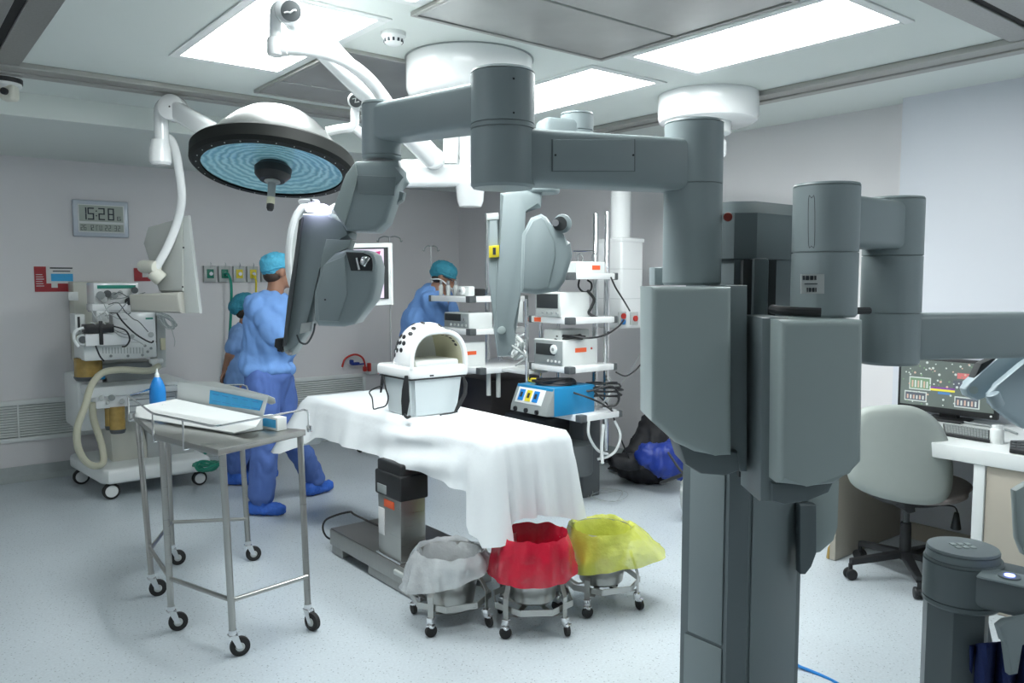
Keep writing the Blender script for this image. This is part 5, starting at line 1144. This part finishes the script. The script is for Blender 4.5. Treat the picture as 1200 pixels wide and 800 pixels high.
fcoil((750, 547), 5, .22, .16, .009, 'black', 'tangled black cables on the floor before the blue bag', 11)
fcoil((722, 537), 4, .28, .20, .010, 'black', 'tangled black cables on the floor below the lowest shelf', 12)
fcoil((738, 552), 4, .16, .14, .008, 'black', 'small black cable tangle on the floor nearest the hanging drape corner', 21)
coil('cable_coil', (708, 466), 5.70, .13, .08, 4, .007, 'black', 'black cable loops hanging off the right end of the bright blue unit', .12, 31)
cable([(716, 478, 5.7), (722, 498, 5.8), (730, 520, 5.9), (742, 548, 6.0)], .006, 'black', 'black cable dropping from the lowest shelf to the floor tangle')
cable([(712, 440, 5.8), (718, 452, 5.8), (710, 468, 5.7), (700, 476, 5.7)], .006, 'lgrey', 'grey cable dropping beside the tower poles above the lowest shelf')
fcoil((712, 583), 3, .14, .16, .002, 'grey', 'loose thin wire curled on the floor beside the hanging drape', 13)
solo('floor_strut', MB().tube([P(774, 566, 5.2), P(800, 556, 5.1)], .012, 8).tube([P(783, 530, 5.3), P(795, 548, 5.2), P(806, 560, 5.1)], .008, 8), 'black', 'thin black stand leg on the floor left of the robot column', 'stand')
rag([('c', P(806, 566, 5.2), P(807, 606, 5.2), .045, .05), ('e', P(805, 575, 5.15), (.06, .05, .04))], 'lgrey', 'white_bundle', 'pale rolled bundle half hidden behind the left edge of the robot column', 'bundle', .02, 20, 3, .012)
# ---------- drip stands
for (x, yh, d, w, lb) in ((456.5, 278, 7.45, 12, 'thin steel drip stand beside the pink-screen monitor'), (505, 289, 7.6, 7, 'thin steel drip stand behind the bending person')):
    p = P(x, yh, d); b_ = Vector((p.x, p.y, 0)); t = thing('drip_stand', lb, 'drip stand', b_)
    obj('pole', MB().cyl(b_+UP*.08, b_+UP*p.z, .009, n=10), 'chrome', t)
    for s_ in (-1, 1): obj('hook', MB().tube([p, p+RT*(s_*w*.5/FOC*d)+UP*.008, p+RT*(s_*w/FOC*d)-UP*.01, p+RT*(s_*(w+1)/FOC*d)-UP*.04, p+RT*(s_*(w+3)/FOC*d)-UP*.03], .006, 6, 4), 'grey', t)
    for k in range(5):
        a = 2*PI*k/5+.35; f = b_+Vector((.30*math.cos(a), .30*math.sin(a), .07)); l_ = obj('leg', MB().cyl(b_+UP*.10, f, .012, n=10), 'chrome', t)
        obj('caster', MB().cyl(f+Vector((0, -.012, -.040)), f+Vector((0, .012, -.040)), .03, n=16), 'black', l_)
# ================================================================= PEOPLE
def head_parts(c, f, s=1.0, tilt=0):
    """c head centre, f facing (unit); returns skull parts + axes"""
    f = f.normalized(); r = f.cross(UP).normalized(); u = r.cross(f)
    R = Matrix((r, f, u)).transposed(); a = lambda x, y, z: c+(r*x+f*y+u*z)*s
    return [('e', a(0, -.012, .025), (.076*s, .095*s, .090*s), R), ('e', a(0, .022, -.045), (.058*s, .066*s, .070*s), R), ('c', a(0, .045, -.085), a(0, .062, -.088), .026*s, .022*s),
            ('c', a(0, .088, .005), a(0, .106, -.022), .010*s, .014*s), ('e', a(.077, -.005, -.008), (.010*s, .020*s, .032*s), R), ('e', a(-.077, -.005, -.008), (.010*s, .020*s, .032*s), R),
            ('c', a(-.03, .078, .028), a(.03, .078, .028), .013*s, .013*s), ('c', a(-.014, .088, -.052), a(.014, .088, -.052), .010*s, .010*s), ('c', a(0, -.02, -.06), a(0, -.03, -.16), .052*s, .056*s)], a, R
def hand_parts(w, d, up, s=1.0, curl=.5):
    """w wrist, d pointing direction, up = back of the hand; palm, four fingers of unequal length, thumb from the side"""
    d = d.normalized(); side = d.cross(up).normalized(); up = side.cross(d).normalized(); P_ = []
    for k, (o, L, r) in enumerate(((-.032, .060, .0085), (-.011, .072, .009), (.011, .067, .009), (.031, .052, .008))):
        kn = w+d*.085*s+side*o*s; P_.append(('c', w+side*o*.55*s, kn, .016*s, .013*s))
        d1 = (d*math.cos(curl*.8)-up*math.sin(curl*.8)); d2 = (d*math.cos(curl*2)-up*math.sin(curl*2)); m = kn+d1*L*.52*s
        P_ += [('c', kn, m, r*1.05*s, r*s), ('c', m, m+d2*L*.48*s, r*s, r*.85*s)]
    tb = w+side*-.03*s+d*.02*s; t1 = tb+(d*.6-side*.75)*.035*s; P_ += [('c', tb, t1, .014*s, .011*s), ('c', t1, t1+(d*.9-side*.25-up*.2)*.032*s, .0105*s, .009*s)]
    return P_
def features(a, R, body):
    for sx in (-1, 1): e_ = obj('eye', MB().ell(a(sx*.031, .080, .008), (.011, .006, .006), R, 6), 'inkw', body); obj('pupil', MB().ell(a(sx*.031, .0855, .008), (.004, .003, .004), R, 5), 'ink', e_)
    obj('mouth', MB().ell(a(0, .094, -.052), (.020, .004, .0035), R, 6), mat('lips', (.28, .09, .07), .5), body)
def cap_on(c, a, R, body, m, s=1.0, back=.0, seed=0):
    parts = [('e', a(0, -.018-back*.3, .052), (.090*s, .108*s, .078*s), R), ('e', a(0, -.06-back, .018), (.076*s, .062*s, .062*s), R)]
    bm = fuse(parts, .007, 3, .010, 22, seed); o = obj('cap', bm, m, body, ang=80)
    ring = [a(.086*math.cos(t_), -.012+.100*math.sin(t_), .030-.030*max(0, -math.sin(t_))) for t_ in [2*PI*k/24 for k in range(24)]]
    obj('cap_band', MB().tube(ring, .007, 8, 2, True), m, o)
def shoe(ankle, d, body, name='shoe_cover'):
    d = Vector((d.x, d.y, 0)).normalized(); a = Vector((ankle.x, ankle.y, 0))
    bm = fuse([('c', a-d*.055+UP*.055, a+d*.13+UP*.042, .052, .042), ('c', a+UP*.06, a+UP*.15, .055, .062), ('e', a+d*.04+UP*.035, (.11, .055, .034), Matrix((d, UP.cross(d), UP)).transposed())], .009, 4, .012, 24, ankle.x)
    for v in bm.verts: v.co.z = max(v.co.z, .002)
    return obj(name, bm, 'bootie', body, ang=80)
# ---- man with the bright blue cap
d = 5.5; q = lambda x, y, k=0: P(x, y, d+k)
t = thing('person', 'standing man in blue scrubs with bright blue cap and shoe covers, seen from behind', 'person', G(-1.65, 5.5, 0))
face = RT*.82+FW*.55; hc = q(327, 318, .02)
hp, a_, R_h = head_parts(hc, face, 1.03)
sh_l, sh_r = q(300, 358, -.10), q(334, 358, .16); hip_l, hip_r = q(306, 447, -.09), q(326, 447, .09)
kn1, an1 = q(312, 514, -.12), q(306, 577, -.16); kn2, an2 = q(336, 505, .12), G(-1.46, 5.86, .11)
el_r, wr_r = q(350, 395, .22), q(362, 358, .30); el_l, wr_l = q(328, 398, -.14), q(352, 368, .05)
body = fuse(hp+[('c', q(321, 345), q(318, 362), .058, .085), ('c', q(318, 370), q(314, 410), .14, .12), ('c', q(314, 410), q(315, 445), .12, .13),
   ('c', sh_l, el_l, .052, .043), ('c', el_l, wr_l, .042, .028), ('c', sh_r, el_r, .052, .043), ('c', el_r, wr_r, .042, .028), ('c', sh_l, sh_r, .06, .06),
   ('c', hip_l, kn1, .088, .06), ('c', kn1, an1, .058, .04), ('c', hip_r, kn2, .088, .06), ('c', kn2, an2, .058, .04), ('c', an1, Vector((an1.x, an1.y, .05))+RT*.03, .04, .03), ('c', an2, Vector((an2.x, an2.y, .05))+(RT*.5+FW*.8)*.03, .04, .03)]
   + hand_parts(wr_r, RT*.8+FW*.4, UP) + hand_parts(wr_l, RT*.9, UP), .009, 3)
body = obj('body', body, 'skin', t, ang=80); features(a_, R_h, body)
obj('hair', fuse([('e', a_(0, -.045, -.028), (.074, .062, .050), R_h)], .008, 2, .002, 60), mat('short_hair', (.05, .03, .022), .8), body, ang=80)
cap_on(hc, a_, R_h, body, 'cap', 1.03, 0, 3)
shirt = fuse([('c', q(321, 351, .0), q(318, 368, .0), .082, .15), ('c', q(320, 365), q(318, 400), .155, .16), ('c', q(330, 370, .03), q(330, 405, .0), .12, .12), ('c', sh_l+UP*.0, sh_r, .082, .082), ('c', q(302, 378, -.04), q(300, 428, -.03), .095, .105), ('c', q(326, 378, .06), q(326, 428, .06), .10, .105), ('c', q(313, 372), q(313, 425), .15, .15),
   ('e', q(314, 432), (.185, .165, .07)), ('c', sh_l, sh_l.lerp(el_l, .85), .078, .072), ('c', sh_r, sh_r.lerp(el_r, .85), .078, .072)], .012, 5, .034, 7, 2)
obj('scrub_top', shirt, 'blue', body, ang=80)
tr = fuse([('e', q(315, 440), (.165, .15, .11)), ('c', q(316, 450), q(316, 468), .13, .10), ('c', hip_l, kn1, .118, .098), ('c', kn1, an1, .098, .085), ('c', hip_r, kn2, .118, .095), ('c', kn2, an2+UP*.02, .093, .08)], .012, 5, .026, 8, 5)
obj('trousers', tr, 'navy', body, ang=80)
shoe(an1, RT*1+FW*-.05, body); shoe(an2, RT*.55+FW*.75, body)
obj('waist_pouch', MB().box(q(331, 404, -.10), (.07, .05, .09), None, .012, 3), 'black', body)
# ---- woman behind
d2 = 6.2; q = lambda x, y, k=0: P(x, y, d2+k)
t = thing('person', 'shorter person in pale blue scrubs and teal cap, standing behind the taller man', 'person', G(-2.05, 6.2, 0))
face = RT*.95+FW*.3; hc = q(292, 362, 0)
hp, a_, R_h = head_parts(hc, face, .97)
sl, sr = q(281, 394, -.10), q(296, 394, .14); el, wrs = q(270, 415, -.12), q(264, 434, -.05)
kl, al = q(283, 512, -.07), q(276, 553, -.05); kr, ar = q(300, 512, .08), q(300, 553, .12)
body = fuse(hp+[('c', q(290, 380), q(288, 392), .05, .07), ('c', q(288, 398), q(286, 430), .115, .10), ('c', q(286, 430), q(287, 452), .10, .12), ('c', sl, el, .045, .038), ('c', el, wrs, .038, .026),
   ('c', sr, q(305, 420, .18), .045, .038), ('c', q(305, 420, .18), q(322, 430, .2), .038, .026), ('c', q(283, 455, -.07), kl, .085, .055), ('c', kl, al, .055, .04), ('c', q(295, 455, .07), kr, .085, .055), ('c', kr, ar, .055, .04), ('c', sl, sr, .05, .05)]
   + hand_parts(wrs, -UP*.8-RT*.3+FW*.1, -RT, .92, .6) + hand_parts(q(322, 430, .2), RT, UP, .92), .009, 3)
body = obj('body', body, 'skin', t, ang=80); features(a_, R_h, body)
obj('hair', fuse([('e', a_(0, -.045, -.03), (.072, .058, .048), R_h)], .008, 2), 'hair', body, ang=80)
cap_on(hc, a_, R_h, body, 'cap2', 1.0, .035, 8)
obj('scrub_top', fuse([('c', sl, sr, .068, .068), ('c', q(288, 395), q(285, 430), .125, .13), ('e', q(285, 446), (.15, .15, .12)), ('c', sl, sl.lerp(el, .62), .065, .066), ('c', sr, q(303, 412, .17), .065, .06)], .011, 5, .024, 8, 7), 'blue2', body, ang=80)
obj('trousers', fuse([('e', q(286, 458), (.14, .14, .10)), ('c', q(282, 460, -.07), kl, .108, .09), ('c', kl, al+UP*.05, .09, .085), ('c', q(296, 460, .07), kr, .108, .09), ('c', kr, ar+UP*.05, .09, .08)], .012, 5, .026, 9, 9), 'navy', body, ang=80)
shoe(al, RT, body); shoe(ar, RT*.9+FW*.3, body)
# ---- person bending behind the left tower
d3 = 6.75; q = lambda x, y, k=0: P(x, y, d3+k)
t = thing('person', 'person in blue scrubs and teal cap bending forward behind the left equipment tower', 'person', G(-.75, 6.8, 0))
face = (RT*.75-UP*.35-FW*.15).normalized(); hc = q(521, 325, -.04)
hp, a_, R_h = head_parts(hc, face, 1.0)
sl, sr = q(505, 352, -.14), q(520, 348, .17); hb = q(487, 430, .05)
body = fuse(hp[:-1]+[('c', a_(0, -.02, -.06), q(508, 345, .0), .052, .065), ('c', q(508, 352), q(495, 385), .13, .12), ('c', q(495, 385), hb, .12, .13), ('c', sl, q(522, 385, -.22), .052, .042), ('c', q(522, 385, -.22), q(540, 372, -.05), .042, .028),
   ('c', sr, q(535, 380, .2), .052, .042), ('c', q(535, 380, .2), q(550, 368, .12), .042, .028), ('c', q(482, 432, -.05), q(488, 480, -.08), .09, .06), ('c', q(488, 480, -.08), Vector((q(484, 500, -.08).x, q(484, 500, -.08).y, .06)), .06, .04),
   ('c', q(494, 432, .12), q(500, 480, .12), .09, .06), ('c', q(500, 480, .12), Vector((q(497, 500, .12).x, q(497, 500, .12).y, .06)), .06, .04)] + hand_parts(q(540, 372, -.05), RT*.9+UP*.1, UP) + hand_parts(q(550, 368, .12), RT, UP), .010, 3)
body = obj('body', body, 'skin', t, ang=80); features(a_, R_h, body)
obj('hair', fuse([('e', a_(0, -.045, -.028), (.074, .06, .048), R_h)], .008, 2), 'hair', body, ang=80)
cap_on(hc, a_, R_h, body, 'cap2', 1.05, .01, 12)
obj('glasses', MB().tube([a_(-.079, .0, .012), a_(-.06, .085, .012), a_(-.02, .105, .008), a_(.02, .105, .008), a_(.06, .085, .012), a_(.079, .0, .012)], .004, 6), 'black', body)
obj('mask_strap', MB().tube([a_(.082, .0, -.02), a_(.06, -.075, -.05), a_(0, -.10, -.055), a_(-.06, -.075, -.05), a_(-.082, .0, -.02), a_(-.05, .09, -.05), a_(0, .11, -.06), a_(.05, .09, -.05)], .006, 6, 4, True), 'white', body)
obj('scrub_top', fuse([('c', sl, sr, .085, .085), ('c', q(504, 352), q(496, 375), .14, .175), ('c', q(496, 378, -.03), q(486, 420, 0), .175, .155), ('c', q(510, 358, -.08), q(512, 385, -.06), .11, .13), ('e', q(486, 430, .05), (.17, .17, .12)), ('c', sl, q(519, 380, -.2), .08, .075), ('c', sr, q(533, 376, .19), .08, .075)], .012, 5, .03, 7, 15), 'blue', body, ang=80)
obj('trousers', fuse([('e', q(487, 438, .05), (.16, .16, .12)), ('c', q(482, 440, -.05), q(488, 480, -.08), .115, .095), ('c', q(488, 480, -.08), Vector((q(484, 500, -.08).x, q(484, 500, -.08).y, .1)), .095, .08), ('c', q(494, 440, .12), q(500, 480, .12), .115, .095), ('c', q(500, 480, .12), Vector((q(497, 500, .12).x, q(497, 500, .12).y, .1)), .095, .08)], .013, 4, .02, 8, 3), 'navy', body, ang=80)
for p in (q(484, 500, -.08), q(497, 500, .12)): shoe(Vector((p.x, p.y, .06)), RT, body)
# ================================================================= DESK CORNER
ZD = .78
t = thing('desk', 'white built-in desk with beige side panel and cabinet along the right wall', 'desk', (4.5, .9, 0))
obj('desktop', MB().bx(4.09, 4.948, -1.2, 2.34, ZD-.075, ZD, .006), 'desk', t)
obj('side_panel', MB().bx(4.19, 4.948, 2.34, 2.375, .004, ZD-.02, .003), 'beige', t)
obj('leg', MB().bx(4.10, 4.14, 1.55, 1.60, .002, ZD-.075, .002), 'desk', t)
obj('cabinet', MB().bx(4.11, 4.90, .60, 1.548, .002, ZD-.076, .004), 'beige', t)
c = atz(970, 655, 0)
solo('door_wedge', MB().prism([c+Vector((0, 0, .001)), c+RT*.03+UP*.001, c+RT*.03+UP*.05, c+RT*.018+UP*.078, c+RT*.006+UP*.06], FW*.025, .003), 'amber', 'small brown wedge on the floor at the foot of the beige side panel', 'wedge')
# computer
t = thing('computer_monitor', 'black computer monitor showing a grey collage with photos and a rainbow band', 'monitor', (4.85, 2.0, ZD))
X9 = 4.80; z0, z1 = .815, 1.135; ya, yb = 2.315, 1.765
obj('housing', MB().bx(X9, X9+.035, yb, ya, z0, z1, .006), 'black', t)
sc_ = obj('screen', MB().bx(X9-.003, X9+.001, yb+.018, ya-.018, z0+.035, z1-.018), mat('screen_grey', (.10, .12, .11), .3, noise_amt=.4, nscale=6, emit=(.11, .14, .13), estr=.25), t)
obj('stand_neck', MB().bx(X9+.02, X9+.06, 1.98, 2.08, ZD+.01, z0+.08, .005), 'black', t); obj('stand_foot', MB().bx(X9-.08, X9+.10, 1.92, 2.14, ZD, ZD+.014, .005), 'black', t)
obj('power_light', MB().cyl((X9-.002, yb+.03, z0+.018), (X9-.005, yb+.03, z0+.018), .006, n=12), 'inkw', t)
def emat(n, c, s=.4): return mat(n, c, .4, emit=c, estr=s)
W_ = ya-yb-.036; Hh_ = z1-z0-.053
def sx(u, v, k=0): return Vector((X9-.0035-k, ya-.018-W_*u, z1-.018-Hh_*v))
def patch(u0, u1, v0, v1, m, name, parent, k=0): return obj(name, MB().prism([sx(u0, v1, k), sx(u1, v1, k), sx(u1, v0, k), sx(u0, v0, k)], (-.0012, 0, 0)), m, parent)
e1 = emat('frame_light', (.40, .44, .42)); e2 = emat('photo_dark', (.07, .08, .10)); e3 = emat('skin_tone', (.42, .30, .24)); e4 = emat('foliage', (.12, .20, .12)); e5 = emat('plum', (.16, .06, .16))
for (u0, u1, v0, v1, mm) in ((.10, .34, .38, .66, e4), (.05, .30, .70, .92, e2), (.60, .86, .72, .95, e2)):
    f_ = patch(u0, u1, v0, v1, e1, 'photo_frame', sc_); patch(u0+.012, u1-.012, v0+.025, v1-.025, mm, 'photo', f_, .0014)
    rn = random.Random(int(u0*100))
    for k in range(6): uu = u0+.03+(u1-u0-.06)*k/5.5; patch(uu, uu+.018, v0+.06+rn.uniform(0, .03), v1-.05, e1 if k % 2 else e3, 'figure', f_, .0028)
patch(.34, .60, .56, .60, emat('violet', (.14, .04, .22)), 'band', sc_); patch(.34, .60, .60, .645, emat('yellow', (.55, .50, .05)), 'band', sc_); patch(.42, .55, .66, .71, emat('sky', (.06, .16, .34)), 'band', sc_)
patch(.58, .76, .38, .56, e2, 'dark_shape', sc_); patch(.62, .80, .22, .34, emat('rose', (.40, .12, .12)), 'rose_shape', sc_)
rn = random.Random(5)
for k in range(95):
    u, v = rn.uniform(.03, .95), rn.choice((rn.uniform(.03, .34), rn.uniform(.03, .34), rn.uniform(.68, .97), rn.uniform(.4, .55)))
    r_ = rn.uniform(.0035, .0075); c = sx(u, v, .0016); obj('dot', MB().cyl(c, c-Vector((.0008, 0, 0)), r_, n=9), (e1, e1, e3, e4)[k % 4], sc_)
# keyboard
K = [atz(1105, 496, ZD+.015), atz(1160, 504, ZD+.015), atz(1160, 516, ZD+.015), atz(1107, 507.5, ZD+.015)]
t = thing('keyboard', 'black computer keyboard on the desk below the monitor', 'keyboard', Vector((K[0].x, K[0].y, ZD)))
obj('base', MB().prism([p-UP*.013 for p in K], UP*.014, .002), 'black', t)
for r in range(4):
    mb = MB()
    for k in range(15):
        def kp(u, v): return (K[0].lerp(K[1], u)).lerp(K[3].lerp(K[2], u), v)
        u0, u1, v0, v1 = .03+k*.063, .03+k*.063+.05, .08+r*.22, .08+r*.22+.17
        mb.prism([kp(u0, v0)+UP*.001, kp(u1, v0)+UP*.001, kp(u1, v1)+UP*.001, kp(u0, v1)+UP*.001], UP*.006)
    ob_ = obj('key_row', mb, 'grey', t)
c = atz(1168, 519, ZD)
t = thing('white_bottle', 'small white plastic bottle beside the keyboard', 'bottle', c); obj('body', MB().lathe([(0, 0), (.030, 0), (.032, .01), (.032, .065), (.026, .074), (0, .074)], c, 24), 'white', t); obj('cap', MB().lathe([(0, .073), (.024, .073), (.024, .090), (0, .091)], c, 20), 'wgloss', t)
K = [atz(1184, 516, ZD+.02), atz(1215, 516, ZD+.02), atz(1215, 531, ZD+.02), atz(1183, 526, ZD+.02)]
t = thing('desk_phone', 'black keypad device at the right edge of the desk', 'telephone', Vector((K[0].x, K[0].y, ZD)))
obj('base', MB().prism([p-UP*.018 for p in K], UP*.02, .004), 'black', t)
for k in range(9): p = K[0].lerp(K[1], .15+.18*(k % 3)).lerp(K[3].lerp(K[2], .15+.18*(k % 3)), .25+.25*(k//3)); obj('key', MB().box(p+UP*.003, (.018, .018, .006), Matrix.Rotation(-.67, 3, 'Z'), .002), 'dgrey', t)
solo('desk_cable', MB().tube([atz(x, y, ZD+.008) for x, y in ((1128, 494), (1145, 497), (1160, 499), (1178, 503), (1192, 508))], .006, 6, 5), 'grey', 'grey cable lying on the desk behind the small white bottle', 'cable')
# ================================================================= OFFICE CHAIR
cc = Vector((4.25, 1.98, 0)); 
t = thing('office_chair', 'office chair with pale grey moulded back and black five-star base at the desk', 'chair', cc)
out = [(1011, 478), (1030, 475), (1050, 474), (1070, 476), (1088, 484), (1102, 497), (1111, 515), (1116, 539), (1117, 560), (1114, 577), (1106, 587), (1092, 591), (1072, 591), (1048, 587), (1022, 580), (1003, 571), (994, 560), (991, 540), (992, 515), (998, 492)]
def bk(x, y, k=0): return P(x, y, 3.93+((x-1055)/62)**2*.05-((y-530)/60)*.02+k)
def shell(k, sc, mb):
    cx_, cy_ = 1055, 533; ring = None; K = 8; cv = mb.bm.verts.new(bk(cx_, cy_, k)); sm = []
    for i in range(len(out)):
        a, b, c_, d_ = out[i-1], out[i], out[(i+1) % len(out)], out[(i+2) % len(out)]
        for j in range(3): tt = j/3; sm.append(tuple(.5*((2*b[n])+(c_[n]-a[n])*tt+(2*a[n]-5*b[n]+4*c_[n]-d_[n])*tt*tt+(3*b[n]-a[n]-3*c_[n]+d_[n])*tt**3) for n in (0, 1)))
    prev = None
    for r in range(1, K+1):
        f = r/K*sc; cur = [mb.bm.verts.new(bk(cx_+(x-cx_)*f, cy_+(y-cy_)*f, k-(.0 if r < K else -.012))) for x, y in sm]
        n = len(cur)
        for i in range(n):
            if prev is None: mb.bm.faces.new((cv, cur[i], cur[(i+1) % n]))
            else: mb.bm.faces.new((prev[i], prev[(i+1) % n], cur[(i+1) % n], cur[i]))
        prev = cur
    return mb
o = obj('backrest', shell(0, 1, MB()), 'chairf', t, ang=60, solid=-.035)
obj('back_cushion', shell(.04, .96, MB()), 'seatf', t, ang=60, solid=-.03)
obj('seat', fuse([('e', G(2.14, 4.20, .475), (.26, .25, .05)), ('e', G(2.25, 4.30, .48), (.25, .22, .05))], .014, 4), 'seatf', t, ang=70)
obj('seat_pan', MB().lathe([(0, .415), (.16, .415), (.20, .435), (.21, .45), (0, .45)], G(2.11, 4.22, 0), 30), 'black', t)
obj('back_bracket', slab([(1060, 585), (1072, 585), (1073, 600), (1065, 602), (1060, 598)], 4.0, .18, .004), 'black', t)
obj('gas_lift', MB().cyl(cc+UP*.26, cc+UP*.43, .016, n=18), 'dgrey', t); obj('lift_sleeve', MB().cyl(cc+UP*.10, cc+UP*.30, .030, .027, n=22, bev=.004), 'black', t)
lv = obj('lever', MB().tube([P(1098, 592, 4.15), P(1110, 592, 4.15), P(1119, 594, 4.15), P(1122, 600, 4.15)], .004, 7, 3), 'black', t); obj('lever_knob', MB().cyl(P(1121, 600, 4.15), P(1120, 620, 4.15), .012, .026, n=16, bev=.005), 'black', lv)
cs0 = [atz(993, 672, .03), atz(1073, 694, .03), atz(1005, 648, .03)]
for k in range(5):
    a = math.atan2(cs0[0].y-cc.y, cs0[0].x-cc.x)+k*2*PI/5; u = Vector((math.cos(a), math.sin(a), 0)); v = Vector((-u.y, u.x, 0)); e_ = cc+u*.30
    mb = MB(); mb.prism([cc+v*.028+UP*.115, cc-v*.028+UP*.115, e_-v*.016+UP*.078, e_+v*.016+UP*.078], UP*.034, .006)
    l = obj('leg', mb, 'black', t)
    cs = obj('caster', MB().cyl(e_+v*.008+UP*.030, e_+v*.026+UP*.030, .030, n=20, bev=.006).cyl(e_-v*.026+UP*.030, e_-v*.008+UP*.030, .030, n=20, bev=.006).cyl(e_-v*.008+UP*.034, e_+v*.008+UP*.034, .022, n=16), 'black', l)
    obj('stem', MB().cyl(e_+UP*.05, e_+UP*.085, .011, n=12), 'black', l)
# ================================================================= CAMERA, LIGHT
cam = bpy.data.cameras.new('camera'); co = bpy.data.objects.new('camera', cam); C.objects.link(co)
cam.sensor_width = 36; cam.lens = FOC/1200*36; co.location = CAM; co.rotation_euler = (PI/2-PIT, 0, YAW-PI/2); cam.clip_start = .02
bpy.context.scene.camera = co
w = bpy.data.worlds.new('world'); bpy.context.scene.world = w; w.use_nodes = True
w.node_tree.nodes['Background'].inputs[0].default_value = (.5, .6, .65, 1); w.node_tree.nodes['Background'].inputs[1].default_value = .05
vs = bpy.context.scene.view_settings; vs.view_transform = 'Standard'; vs.look = 'None'; vs.exposure = EXPO; vs.gamma = 1; vs.use_curve_mapping = False
